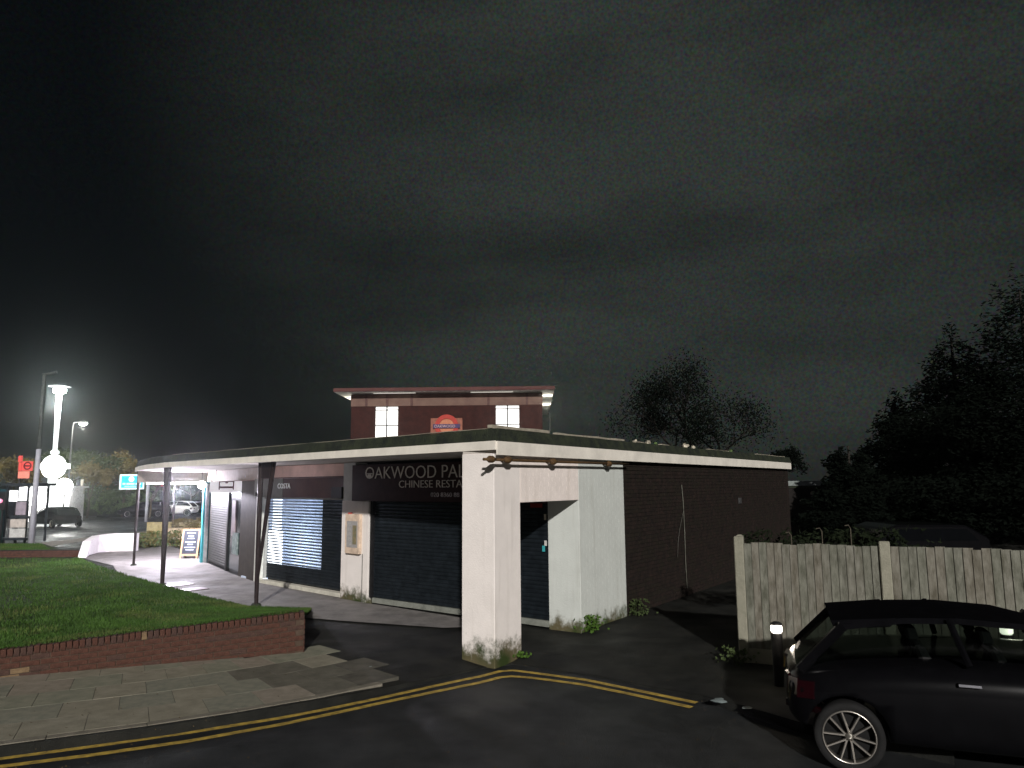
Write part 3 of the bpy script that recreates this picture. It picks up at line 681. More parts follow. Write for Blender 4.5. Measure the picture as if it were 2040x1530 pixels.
# curved run of shops further left
S1 = [P(10.52, 1.9), P(12.3, 2.18), P(13.9, 2.56), P(15.4, 2.92), P(16.9, 3.25)]
def along(t):   # t 0..4
    i = min(3, int(t)); return S1[i].lerp(S1[i+1], t-i)
def fbox(name, m, t0, t1, z0, z1, o0=0.0, th=.1, par=None, **k):
    n_ = max(1, int(abs(t1-t0)*2)); pts = [along(t0+(t1-t0)*i/n_) for i in range(n_+1)]
    pts = [p + Vector(((pts[-1]-pts[0]).normalized().y, -(pts[-1]-pts[0]).normalized().x, 0))*(o0) for p in pts]
    b = MB(); t = (pts[-1]-pts[0]).normalized(); n = Vector((t.y, -t.x, 0))
    for i in range(n_):
        a, c = pts[i], pts[i+1]; b.hexa([v3(a, z0), v3(c, z0), v3(c+n*th, z0), v3(a+n*th, z0), v3(a, z1), v3(c, z1), v3(c+n*th, z1), v3(a+n*th, z1)])
    return b.build(name, m, par or shop, **k)
tn = (S1[-1]-S1[0]).normalized(); nn_ = Vector((tn.y, -tn.x, 0))
sgnn = 1 if nn_.y > 0 else -1     # +1: n points away from the camera
fbox('frieze', mat('taupe frieze', (.30, .25, .21), .8, var=.15), 0.02, 4, 2.62, SZ, -.05*sgnn, .2*sgnn)
fbox('white_jamb', mat('pale jamb', (.55, .55, .50), .6), 0.0, .22, 0, 2.6, -.03*sgnn, .12*sgnn)
fbox('dark_panel', mat('grey brown panel', (.05, .042, .035), .6), .23, 1.0, 0, 2.6, 0, .12*sgnn)
fbox('poster_window', mat('window of posters', (.010, .016, .016), .2, col2=(.03, .05, .05), scale=3), 1.01, 1.9, .1, 2.6, .02*sgnn, .1*sgnn)
fbox('poster', mat('pink grey poster', (.30, .24, .26), .6), 1.35, 1.62, 1.05, 2.05, -.02*sgnn, .03*sgnn)
fbox('poster', mat('teal leaflets', (.05, .10, .10), .6, col2=(.32, .38, .36), scale=11), 1.1, 1.5, .55, 1.15, -.02*sgnn, .03*sgnn)
fbox('window_post', darkM, 1.91, 2.0, 0, 2.6, -.03*sgnn, .1*sgnn)
fs = fbox('roller_shutter', darkM, 2.0, 3.72, 0, 2.6, .03*sgnn, .08*sgnn)
curtain('shutter_slats', along(2.02), along(3.7), .08, 2.5, mat('grey green slat', (.035, .037, .032), .5, metal=.4, var=.3), fs)
fbox('teal_column', mat('teal paint', (.03, .22, .25), .5, var=.15), 3.78, 3.9, 0.0, 2.55, -.2*sgnn, .2*sgnn)
fbox('steel_post', mat('pale steel', (.45, .47, .5), .35, metal=.5), 3.72, 3.76, 0.0, 2.55, -.14*sgnn, .1*sgnn)
fbox('teal_column', mat('dark teal paint', (.015, .09, .11), .5, var=.15), 3.92, 4.0, 0.0, 2.6, -.14*sgnn, .2*sgnn)
# hanging white sign
hs = thing('hanging_sign', 'white box sign with dark bench shaped emblem under the canopy', 'sign', along(2.6)+Vector((0, 0, 2.25)))
a_, c_ = atY(418, 968, 22.0), atY(487, 968, 20.6)
hb = MB(); hn = Vector((0, .12, 0)); zt_, zb_ = 2.60, 2.28
hb.hexa([v3(a_, zb_), v3(c_, zb_), v3(c_+hn, zb_), v3(a_+hn, zb_), v3(a_, zt_), v3(c_, zt_), v3(c_+hn, zt_), v3(a_+hn, zt_)])
hb.build('sign_box', mat('white sign face', (.8, .78, .8), .5, emit=(1, .95, 1), es=.42, var=.03), hs)
for f0, f1, z0, z1 in ((.27, .31, 2.36, 2.6), (.68, .72, 2.36, 2.6), (.31, .68, 2.40, 2.46), (.27, .72, 2.575, 2.60), (.46, .54, 2.54, 2.575)):
    m_ = MB(); q0, q1 = a_.lerp(c_, f0), a_.lerp(c_, f1); k_ = Vector((0, -.008, 0)); m_.hexa([v3(q0+k_, z0), v3(q1+k_, z0), v3(q1+k_*.2, z0), v3(q0+k_*.2, z0), v3(q0+k_, z1), v3(q1+k_, z1), v3(q1+k_*.2, z1), v3(q0+k_*.2, z1)]); m_.build('emblem', mat('maroon emblem', (.10, .03, .04), .5), hs)
for f in (.15, .85):
    hg = MB(); hg.tube([v3(a_.lerp(c_, f), 2.6)+Vector((0, .06, 0)), v3(a_.lerp(c_, f), SZ)+Vector((0, .06, 0))], .01, 6); hg.build('hanger', darkM, hs)
# end beam of the canopy with a lit strip and globe
eb = [P(17.35, 1.15), along(4)+Vector((.1, .4, 0))]
bm_ = MB(); n = Vector((0, .18, 0)); bm_.hexa([v3(eb[0], 2.60), v3(eb[1], 2.60), v3(eb[1]+n, 2.60), v3(eb[0]+n, 2.60), v3(eb[0], SZ), v3(eb[1], SZ), v3(eb[1]+n, SZ), v3(eb[0]+n, SZ)])
bm_.build('end_beam', mat('taupe frieze', (.30, .25, .21), .8), shop)
tl = thing('tube_light', 'long white lit tube under the far end of the canopy', 'lamp', v3(eb[0], 2.55))
q0, q1 = eb[0].lerp(eb[1], .1)+Vector((0, .06, 0)), eb[0].lerp(eb[1], .88)+Vector((0, .06, 0))
b = MB(); b.tube([v3(q0, 2.575), v3(q1, 2.575)], .028, 8); b.build('tube', emat('lit tube', (.96, .95, 1), 9), tl)
gl = thing('globe_lamp', 'round white globe lamp at the end of the canopy beside the teal column', 'lamp', atY(402, 966, 24.2))
b = MB(); gc = atY(402, 966, 24.2); b.ball(gc, .13, 16, 10); b.build('globe', emat('lit globe', (.97, .94, 1), 16), gl, smooth=True)
b = MB(); b.tube([gc+Vector((0, 0, .12)), gc+Vector((0, 0, .42))], .012, 6); b.build('stem', darkM, gl)
for loc, e in ((v3(q0.lerp(q1, .8), 2.4)+Vector((0, .9, 0)), 500), (v3(q0.lerp(q1, .38), 2.42)+Vector((0, .35, 0)), 1500), (P(15.6, 1.9, 2.6), 14), (P(11.5, .9, 2.45), 18), (P(8.4, .3, 2.35), 22)):  # tube and globe light first; the rest are unseen fills brightening soffit and frieze
    ld = bpy.data.lights.new('canopy_lamp_and_fill', 'POINT'); ld.energy = e; ld.shadow_soft_size = .15; ld.color = (.90, .85, 1); lo_ = link(bpy.data.objects.new('canopy_lamp_and_fill', ld)); lo_.location = loc
# canopy posts
def post(base, top, r0_, r1_, name='canopy_post'):
    b = MB(); n_ = 8
    b.tube([base, base.lerp(top, .5), top], [r0_, (r0_+r1_)/2, r1_], 8); o = b.build(name, postM, shop)
    f = MB(); f.tube([base, base+Vector((0, 0, .05))], [r0_*2.6, r0_*2.0], 8); f.build('post_foot', felt, o)
    return o
p1 = g(510, 1207); tdir = Vector((U.x, U.y, 0))
post(p1, p1 + tdir*.02 + Vector((0, 0, SZ)), .045, .06)
b = MB(); b.tube([p1+Vector((0, 0, .45)), p1-tdir*.52+Vector((0, 0, SZ))], [.03, .055], 8); b.build('raking_strut', postM, shop)
b = MB(); b.hexa([tuple(p1+tdir*x+Vector((y, 0, z))) for z, w2 in ((2.62, .02), (2.95, .02)) for x, y in ((.06, -.02), (-.50, -.02), (-.50, .02), (.06, .02))]); b.build('gusset_plate', postM, shop)
p2 = g(323, 1166); post(p2, p2+Vector((-.02, 0, SZ)), .05, .10)
p3 = g(266, 1127); post(p3, p3+Vector((0, 0, SZ)), .04, .055)
p4 = g(343, 1072); b = MB(); b.tube([p4, p4+Vector((0, 0, 2.75))], .06, 8)
tag(b.build('street_post', postM, None, loc=p4), 'dark steel post standing between the canopy posts on the far path', 'post')
sbox('wall_light_stub', darkM, 10.5, 10.54, 1.7, 1.9, 2.2, 2.3)

# ================================================================== STATION TOWER
TZ = 9.0; ty = rad(1.4); TY = 50.0
st = thing('station_hall', 'square brick station hall with lit tall windows and wide flat concrete roof', 'building', (-4.5, TY, 0))
def tp(x, y):   # local x across, y deep ; rotated slightly
    c, s = math.cos(ty), math.sin(ty); ox = atY(889, 900, TY).x; return Vector((ox + x*c + y*s, TY - x*s + y*c, 0))
hw = 6.6; D_ = 16
def tbox(name, m, x0, x1, y0, y1, z0, z1, par=None, **k):
    b = MB(); b.prism([tp(x0, y0), tp(x1, y0), tp(x1, y1), tp(x0, y1)], z0, z1); return b.build(name, m, par or st, **k)
hallbrick = mat('station brick', (.022, .008, .007), .85, col2=(.048, .016, .013), scale=2.5, bump=.5)
conc = mat('weathered concrete band', (.17, .11, .085), .85, col2=(.11, .065, .055), scale=1.2)
W0, W1_ = -4.95-.0, -3.35; W2, W3 = 3.38, 5.02
zt = 7.86; zbt = 8.70
for x0, x1 in ((-hw, W0), (W1_, W2), (W3, hw)): tbox('wall', hallbrick, x0, x1, 0, .35, 0, zt)
for x0, x1 in ((W0, W1_), (W2, W3)): tbox('wall', hallbrick, x0, x1, 0, .35, 0, 3.6)
tbox('wall', hallbrick, -hw, -hw+.35, .36, D_, 0, 8.7); tbox('wall', hallbrick, hw-.35, hw, .36, D_, 0, 8.7); tbox('wall', hallbrick, -hw+.36, hw-.36, D_-.35, D_, 0, 8.7)
tbox('concrete_band', conc, -hw-.02, hw+.02, -.03, .36, zt+.003, zbt)
for x in (-4.1, -2.4, -.0+3.1-.2, -5.55, 5.55): tbox('mullion', mat('dark stain rib', (.09, .05, .045), .9), x-.09, x+.09, -.06, -.033, zt+.003, zbt)
rfM = mat('roof concrete', (.075, .032, .030), .85, col2=(.11, .05, .045), scale=1)
tbox('roof', rfM, -hw-1.0, hw+.85, -1.0, D_+1, 8.78, 9.02)
tbox('soffit', mat('white soffit', (.75, .73, .66), .8), -hw-.95, hw+.80, -.9, D_+.95, 8.74, 8.779)
for x0, x1 in ((W0, W1_), (W2, W3)):
    f = tbox('window', darkM, x0, x1, .30, .34, 3.6, zt)
    # glazing: 2 columns x 6 rows of separate lit panes with slim bars in front
    nr2 = [7.86, 7.62, 6.55, 5.45, 4.4, 3.6]
    for c in range(2):
        a, b_ = x0 + (x1-x0)*c/2+.025, x0+(x1-x0)*(c+1)/2-.025
        for r_ in range(5): tbox('pane', winW, a, b_, .20, .22, nr2[r_+1]+.02, nr2[r_]-.02, f)
    tbox('bar', darkM, (x0+x1)/2-.04, (x0+x1)/2+.04, .14, .19, 3.6, zt, f)
    for z in nr2[1:-1]: tbox('bar', darkM, x0, x1, .15, .18, z-.03, z+.03, f)
# soffit lamps: the visible glow under the eaves at both sides and above the windows
for x, y, e in ((-hw-.45, 2.5, 150), (hw+.42, 2.0, 70), (hw+.42, 8, 90), (-hw-.45, 8, 130)):
    ld = bpy.data.lights.new('eaves_lamp', 'POINT'); ld.energy = e; ld.shadow_soft_size = .15; ld.color = (1, .96, .82); lo_ = link(bpy.data.objects.new('eaves_lamp', ld)); p_ = tp(x, y); lo_.location = (p_.x, p_.y, 8.3)
for x0, x1 in ((-5.0, -2.1), (1.7, 4.6)):
    tbox('eaves_light', emat('lit eaves strip', (1, .95, .82), .55), x0, x1, -.45, -.2, 8.715, 8.735)
# roundel sign on the hall
rd = thing('roundel_sign', 'orange and red roundel sign with blue bar on the station hall wall', 'sign', tp(.1, -.1)+Vector((0, 0, 6)))
tbox('back_board', mat('orange brown board', (.22, .085, .055), .6, emit=(.6, .2, .1), es=.03), -1.05, 1.12, -.22, -.10, 5.72, 6.98, rd)
def disc(name, m, cx, cz, r1, r2, y0, y1, par):
    b = MB(); n_ = 40; i0 = 0
    for k in range(n_):
        a = 2*math.pi*k/n_; 
        for r_, y in ((r1, y0), (r1, y1), (r2, y1), (r2, y0)):
            p = tp(cx+r_*math.cos(a), y); b.v.append((p.x, p.y, cz+r_*math.sin(a)))
    for k in range(n_):
        for j in range(4):
            a0 = k*4+j; a1 = k*4+(j+1) % 4; c0 = ((k+1) % n_)*4+j; c1 = ((k+1) % n_)*4+(j+1) % 4; b.f.append([a0, a1, c1, c0])
    return b.build(name, m, par)
disc('ring', mat('roundel red', (.30, .03, .02), .5, emit=(.8, .06, .03), es=.08), .05, 6.42, .80, .52, -.32, -.23, rd)
disc('disc', mat('roundel orange', (.36, .13, .07), .5, emit=(.9, .35, .15), es=.10), .05, 6.42, .51, .0005, -.26, -.225, rd)
tbox('bar', mat('roundel blue', (.05, .03, .09), .5), -.88, .98, -.36, -.33, 6.28, 6.56, rd)
a_ = tp(-.80, -.365); text_mesh('lettering', 'OAKWOOD', .26, mat('pale letters', (.5, .35, .33), .5), rd, (a_.x, a_.y, 6.33), tp(1, 0)-tp(0, 0), .004)
tbox('floodlight', mat('green metal', (.03, .07, .055), .6), .8, 1.7, -.5, -.2, 5.75, 6.1)
dp = MB(); dp.tube([atY(1092, 815, 50.2), atY(1096, 835, 50.2), atY(1095, 862, 50.2)], .025, 6); dp.build('rain_chain', mat('grey cable', (.08, .08, .07), .5), st)

# ================================================================== FENCE
fo = Vector((3.15, 10.51)); fd = Vector((.897, -.442)).normalized(); fn = Vector((-fd.y, fd.x))  # fn away from camera
FZ = 1.62
fen = thing('timber_fence', 'pale weathered featheredge fence with concrete posts behind the parked car', 'fence', v3(fo, 0))
def fb(name, m, k0, k1, a0, a1, z0, z1, bevel=0.0):
    b = MB(); b.prism([fo+fd*k0+fn*a0, fo+fd*k1+fn*a0, fo+fd*k1+fn*a1, fo+fd*k0+fn*a1], z0, z1); return b.build(name, m, fen, bevel=bevel)
k = 0.0; bay = 1.83
for j in range(4):
    fb('post', concPost, k-.03, k+.10, -.05, .05, -.1, 1.70 if j == 0 else 1.68, .012)
    cp_ = MB(); c = fo+fd*(k+.05); cp_.hexa([v3(p, 1.701) for p in (fo+fd*(k-.0)+fn*-.05, fo+fd*(k+.10)+fn*-.05, fo+fd*(k+.10)+fn*.05, fo+fd*k+fn*.05)] + [v3(p, 1.725) for p in (fo+fd*(k+.03)+fn*-.02, fo+fd*(k+.07)+fn*-.02, fo+fd*(k+.07)+fn*.02, fo+fd*(k+.03)+fn*.02)])
    if j == 0: cp_.build('post_cap', concPost, fen)
    fb('gravel_board', mat('gravel board', (.22, .22, .17), .9, col2=(.30, .29, .23), scale=7, bump=.4), k+.105, k+bay-.005, -.02, .02, 0, .19)
    x = k+.105
    while x < k+bay-.02:
        w_ = min(.1, k+bay-.004-x); tp_ = FZ+R.uniform(-.022, .010); b = MB(); t1, t2 = .018, .006; dd = R.uniform(-.002, .002)
        a0, a1 = fo+fd*x, fo+fd*(x+w_+.012)
        b.hexa([v3(a0-fn*(t1+dd), .195), v3(a1-fn*(t2-.004+dd), .195), v3(a1+fn*.012, .195), v3(a0+fn*.0, .195), v3(a0-fn*(t1+dd), tp_), v3(a1-fn*(t2-.004+dd), tp_), v3(a1+fn*.012, tp_), v3(a0+fn*.0, tp_)])
        b.build('fence_board', R.choice(fenceM), fen); x += .1
    for z in (.45, 1.3): fb('rail', fenceM[1], k+.1, k+bay, .022, .06, z, z+.07)
    k += bay
# bollard lights
def bollard(p, label):
    t = thing('bollard_light', label, 'bollard', p, 'black bollard lights along the fence')
    b = MB(); b.tube([p+Vector((0, 0, z)) for z in (-.15, .62)], .065, 16); b.build('body', darkM, t, smooth=False)
    b = MB(); b.tube([p+Vector((0, 0, z)) for z in (.621, .64, .70, .715)], [.05, .066, .066, .05], 16); b.build('lens', emat('bollard lens', (1, .9, .78), 7), t)
    b = MB(); b.tube([p+Vector((0, 0, z)) for z in (.716, .735, .755)], [.068, .068, .03], 16); b.build('cap', darkM, t)
    ld = bpy.data.lights.new('bollard_lamp', 'POINT'); ld.energy = 3.0; ld.shadow_soft_size = .08; ld.color = (1, .86, .7); lo_ = link(bpy.data.objects.new('bollard_lamp', ld)); lo_.location = p+Vector((0, -.12, .67)); 
    return t
bollard(g(1553, 1366), 'black bollard with glowing top beside the end of the pale fence')
bollard(Vector((5.50, 8.45, .13)), 'bollard whose glow shows through the parked car windows at the right picture edge')

# ================================================================== CARS
def loft(rings, closed_ends=True):
    b = MB(); n = len(rings[0])
    for r_ in rings: b.v += [tuple(p) for p in r_]
    for i in range(len(rings)-1):
        for j in range(n): a, c = i*n+j, i*n+(j+1) % n; b.f.append([a, c, c+n, a+n])
    if closed_ends: b.f.append(list(range(n))); b.f.append([(len(rings)-1)*n+j for j in reversed(range(n))])
    return b
CARB = {}
def car_meshes():
    if CARB: return CARB
    # x forward from rear end 0 .. 4.15 ; half widths ; stations: x, zlow, z shoulder, ztop(belt), w low, w mid, w belt
    S = [(.00, .40, .52, .64, .52, .56, .50), (.05, .30, .55, .76, .66, .70, .62), (.22, .24, .58, .84, .82, .86, .74), (.6, .22, .62, .90, .85, .88, .77), (1.2, .20, .66, .94, .86, .885, .78), (1.9, .20, .66, .96, .86, .885, .78),
         (2.6, .20, .66, .94, .86, .885, .78), (3.0, .20, .66, .93, .86, .88, .76), (3.45, .22, .62, .86, .84, .87, .72), (3.85, .24, .56, .76, .78, .82, .64), (4.08, .28, .5, .64, .62, .68, .52), (4.15, .36, .46, .56, .5, .54, .42)]
    rings = []
    for x, zl_, zs, zt_, wl, wm_, wb in S:
        rings.append([(x, -wl*.9, zl_), (x, -wl, zl_+.08), (x, -wm_, zs), (x, -wm_+.02, zs+(zt_-zs)*.55), (x, -wb, zt_), (x, -wb*.5, zt_+.02), (x, wb*.5, zt_+.02), (x, wb, zt_), (x, wm_-.02, zs+(zt_-zs)*.55), (x, wm_, zs), (x, wl, zl_+.08), (x, wl*.9, zl_)])
    b = loft(rings); o = b.build('tmpbody', carBlack)
    m1 = o.modifiers.new('s', 'SUBSURF'); m1.levels = 2; m1.render_levels = 2
    cut = []
    for wx in (.52, 3.10):
        c = MB(); c.tube([(wx, -1.2, .30), (wx, 1.2, .30)], .345, 32); co = c.build('cut', carBlack); cut.append(co)
        m2 = o.modifiers.new('b', 'BOOLEAN'); m2.object = co; m2.operation = 'DIFFERENCE'; m2.solver = 'EXACT'
    dg = bpy.context.evaluated_depsgraph_get(); CARB['body'] = bpy.data.meshes.new_from_object(o.evaluated_get(dg))
    for q in cut + [o]: bpy.data.objects.remove(q)
    # greenhouse
    G = [(.09, .78, .79, .60, .60), (.22, .80, .93, .70, .63), (.36, .83, 1.07, .75, .62), (.52, .86, 1.21, .765, .60), (1.05, .92, 1.295, .775, .59), (1.5, .94, 1.315, .775, .59), (2.0, .93, 1.29, .77, .57), (2.3, .92, 1.22, .765, .57), (2.7, .91, 1.06, .75, .61), (2.98, .90, .94, .73, .68)]
    rings = [[(x, -wb, zb), (x, -(wb+wt)/2-.015, (zb+zt_)/2), (x, -wt, zt_-.015), (x, -wt*.5, zt_), (x, wt*.5, zt_), (x, wt, zt_-.015), (x, (wb+wt)/2+.015, (zb+zt_)/2), (x, wb, zb)] for x, zb, zt_, wb, wt in G]
    b = loft(rings); o = b.build('tmpg', glassD); m1 = o.modifiers.new('s', 'SUBSURF'); m1.levels = 1; m1.render_levels = 1
    dg = bpy.context.evaluated_depsgraph_get(); CARB['glass'] = bpy.data.meshes.new_from_object(o.evaluated_get(dg)); bpy.data.objects.remove(o)
    CARB['G'] = G; return CARB
def wheel_parts(par, T, x, side, detail):
    c = T @ Vector((x, side*.80, .296)); ax = (T.to_3x3() @ Vector((0, side, 0))).normalized(); X = (T.to_3x3() @ Vector((1, 0, 0))).normalized(); Z = Vector((0, 0, 1))
    w_ = link(bpy.data.objects.new('wheel', None)); w_.location = c; setp(w_, par)
    def lathe(prof, n, name, m, smooth=True):
        b = MB(); k = len(prof)
        for i in range(n):
            a = 2*math.pi*i/n; rd_ = X*math.cos(a)+Z*math.sin(a)
            for r_, h in prof: b.v.append(tuple(c+rd_*r_*.91+ax*h))
        for i in range(n):
            for j in range(k): b.f.append([i*k+j, i*k+(j+1) % k, ((i+1) % n)*k+(j+1) % k, ((i+1) % n)*k+j])
        return b.build(name, m, w_, smooth=smooth)
    n = 48 if detail else 20
    lathe([(.245, -.09), (.245, .06), (.262, .085), (.31, .085), (.325, .06), (.325, -.08), (.30, -.1)], n, 'tyre', rubber)
    lathe([(.232, -.06), (.232, .062), (.236, .076), (.246, .076), (.249, .05), (.249, -.06)], n, 'rim', chrome)
    lathe([(.0, .0), (.0, .01), (.232, -.02), (.232, -.03)], n, 'brake_disc', mat('dark hub', (.006, .006, .006), .8), False)
    if detail:
        a0 = rad(47)
        for s5 in range(5):
            for off in (-1, 1):
                a = a0+2*math.pi*s5/5; b = MB(); d_ = X*math.cos(a)+Z*math.sin(a); q = X*-math.sin(a)+Z*math.cos(a)
                i_, o_ = c+d_*.032+q*off*.018, c+d_*.215+q*off*.060
                e = q*.0085; e2 = q*.0065
                b.hexa([i_-e+ax*.03, i_+e+ax*.03, i_+e+ax*.062, i_-e+ax*.062, o_-e2+ax*.04, o_+e2+ax*.04, o_+e2+ax*.07, o_-e2+ax*.07]); b.build('spoke', chrome, w_, bevel=.002)
        lathe([(.0, .05), (.0, .068), (.03, .066), (.042, .055), (.042, .03)], 20, 'hub_cap', mat('dull hub', (.16, .15, .13), .4, metal=.7))
def build_car(label, paint, loc, ang, detail=False, group=None, flip=False):
    cb_ = car_meshes(); t = thing('parked_car', label, 'car', loc, group); t.rotation_euler = (0, 0, ang)
    T = Matrix.Translation(Vector(loc)) @ Matrix.Rotation(ang, 4, 'Z') @ Matrix.Translation(Vector((-2.0, 0, 0)))
    def put(name, me, m):
        me = me.copy(); me.transform(T); me.materials.clear(); me.materials.append(m); o = link(bpy.data.objects.new(name, me)); me.polygons.foreach_set('use_smooth', [True]*len(me.polygons)); setp(o, t); return o
    bd = put('body', cb_['body'], paint); gh = put('windows', cb_['glass'], glassT if detail else glassD)
    if detail:
        for sx_ in (1.25, 1.85):
            for side in (-1, 1):
                st = MB(); st.hexa([T@Vector(p) for p in ((sx_, side*.12, .7), (sx_+.14, side*.12, .7), (sx_+.14, side*.58, .7), (sx_, side*.58, .7), (sx_-.12, side*.16, 1.06), (sx_-.03, side*.16, 1.06), (sx_-.03, side*.54, 1.06), (sx_-.12, side*.54, 1.06))]); st.build('seat', mat('dark seat cloth', (.02, .02, .02), .9), t, bevel=.03)
                hr = MB(); hr.hexa([T@Vector(p) for p in ((sx_-.15, side*.24, 1.08), (sx_-.05, side*.24, 1.08), (sx_-.05, side*.46, 1.08), (sx_-.15, side*.46, 1.08), (sx_-.17, side*.26, 1.21), (sx_-.08, side*.26, 1.21), (sx_-.08, side*.44, 1.21), (sx_-.17, side*.44, 1.21))]); hr.build('headrest', mat('dark seat cloth', (.02, .02, .02), .9), t, bevel=.02)
    G = cb_['G']
    # roof skin
    b = MB(); rg = G[3:8]
    for (x0, _, z0, _, w0), (x1, _, z1, _, w1) in zip(rg[:-1], rg[1:]):
        b.hexa([T@Vector(p) for p in ((x0, -w0-.012, z0-.04), (x1, -w1-.012, z1-.04), (x1, w1+.012, z1-.04), (x0, w0+.012, z0-.04), (x0, -w0*.97, z0+.006), (x1, -w1*.97, z1+.006), (x1, w1*.97, z1+.006), (x0, w0*.97, z0+.006))])
    b.build('roof', mat('dusty roof ' + paint.name, tuple(paint.node_tree.nodes['Mix'].inputs[7].default_value)[:3], .6, spec=.0), t)
    for side in (-1, 1):
        for (xa, za, wa, xb, zb, wb, r_) in ((.14, .80, .68, .54, 1.21, .61, .05), (1.52, .95, .785, 1.42, 1.31, .60, .03), (2.28, 1.24, .58, 2.95, .93, .73, .03)):
            p = MB(); p.tube([T@Vector((xa, side*wa, za)), T@Vector((xb, side*wb, zb))], r_, 6); p.build('pillar', paint, t)
        for x in (.52, 3.10): wheel_parts(t, T, x, side, detail and side == -1)
        m = MB(); m.ball((0, 0, 0), 1, 10, 6); m.v = [tuple(T@Vector((2.42+v[0]*.07, side*(.93+v[1]*.09), 1.0+v[2]*.06))) for v in m.v]; m.build('wing_mirror', paint, t, smooth=True)
        l = MB()
        for (xa, ya), (xb, yb) in (((-.012, .42), (.02, .60)), ((.02, .60), (.10, .745)), ((.10, .745), (.24, .845))):
            l.hexa([T@Vector(p) for p in ((xa, side*ya, .57), (xb, side*yb, .59), (xb+.06, side*(yb-.08), .59), (xa+.06, side*(ya-.08), .57), (xa+.015, side*(ya-.02), .72), (xb+.015, side*(yb-.02), .735), (xb+.06, side*(yb-.12), .735), (xa+.06, side*(ya-.1), .72))])
        l.build('tail_light', tailM, t)
        l = MB(); l.hexa([T@Vector(p) for p in ((3.70, side*.85, .56), (4.12, side*.50, .52), (4.0, side*.45, .52), (3.6, side*.7, .56), (3.66, side*.80, .70), (4.06, side*.50, .63), (3.95, side*.45, .63), (3.6, side*.7, .7))]); l.build('headlight', headM, t, bevel=.01)
        if detail:
            for x in (1.42, 2.34):
                h_ = MB(); h_.hexa([T@Vector(p) for p in ((x-.02, side*.868, .80), (x+.16, side*.872, .80), (x+.16, side*.905, .80), (x-.02, side*.90, .80), (x-.02, side*.855, .83), (x+.16, side*.858, .83), (x+.16, side*.895, .83), (x-.02, side*.89, .83))]); h_.build('door_handle', mat('dull chrome', (.05, .05, .055), .35, metal=.8), t, bevel=.006)
            tr = MB(); tr.hexa([T@Vector(p) for p in ((.0, side*.55, .44), (.3, side*.84, .46), (.3, side*.80, .46), (.02, side*.5, .44), (.0, side*.55, .50), (.3, side*.87, .51), (.3, side*.80, .51), (.02, side*.5, .5))]); tr.build('rear_reflector', tailM, t)
    sp = MB(); sp.hexa([T@Vector(p) for p in ((.47, -.57, 1.17), (.47, .57, 1.17), (.95, .60, 1.22), (.95, -.60, 1.22), (.44, -.55, 1.245), (.44, .55, 1.245), (1.0, .60, 1.302), (1.0, -.60, 1.302))]); sp.build('spoiler', mat('dusty roof ' + paint.name, (.003, .003, .003), .6, spec=.0), t, bevel=.006)
    return t
wc = g(1691, 1464, .196); beta = rad(-20)
# rear wheel centre sits at local x=.62 (minus the 2.0 shift), y=-.80
off = Matrix.Rotation(beta, 3, 'Z') @ Vector((.52-2.0, -.80, 0))
car0 = build_car('black hatchback with five double spoke silver wheels parked in front of the fence', carBlack, (wc.x-off.x, wc.y-off.y, -.1), beta, True)
def far_car(px, py, ang, paint, label, grp='cars parked on the far road'):
    p = g(px, py, -.1); return build_car(label, paint, tuple(p), ang, False, grp)
far_car(288, 1030, math.pi+.05, carBlack, 'black car with pale bonnet, leftmost of the cars before the hedge')
p_ = atY(345, 1028, 66); build_car('white car partly behind the thick canopy post', carWhite, (p_.x, 66, -.1), math.pi+.05, False, 'cars parked on the far road')
p_ = atY(398, 1024, 72); build_car('dark grey car nearest the teal column', carBlack, (p_.x, 72, -.1), math.pi+.05, False, 'cars parked on the far road')
p_ = atY(415, 1020, 80); build_car('pale silver car behind the dark grey one', carSilver, (p_.x, 80, -.1), math.pi, False, 'cars parked on the far road')
p_ = g(108, 1050, -.1); build_car('dark car standing below the glaring roundel lamp column', carBlack, tuple(p_), 2.55, False, 'cars parked on the far road')
# van beyond the fence
vn = thing('parked_van', 'dark vehicle roof just showing above the fence at right', 'van', (11, 20.5, 0))
b = MB(); q = [(9.55, 0.2), (9.55, .9), (9.8, 1.22), (10.1, 1.32), (11.9, 1.30), (12.5, .95), (12.6, .2)]
for s_ in (19.5, 21.3): b.v += [(x, s_, z) for x, z in q]
n_ = len(q); b.f.append(list(range(n_))); b.f.append([n_+i for i in reversed(range(n_))])
for i in range(n_): b.f.append([i, (i+1) % n_, n_+(i+1) % n_, n_+i])
b.build('body', carBlack, vn, bevel=.05)
for x in (10.1, 12.0):
    for y in (19.55, 21.1):
        b = MB(); b.tube([(x, y, .3), (x, y+.18, .3)], .3, 16); b.build('wheel', rubber, vn)
b = MB(); b.hexa([(9.9, 19.49, .9), (12.2, 19.49, .9), (12.2, 19.5, .9), (9.9, 19.5, .9), (10.1, 19.485, 1.2), (11.9, 19.485, 1.2), (11.9, 19.5, 1.2), (10.1, 19.5, 1.2)]); b.build('window', glassD, vn)

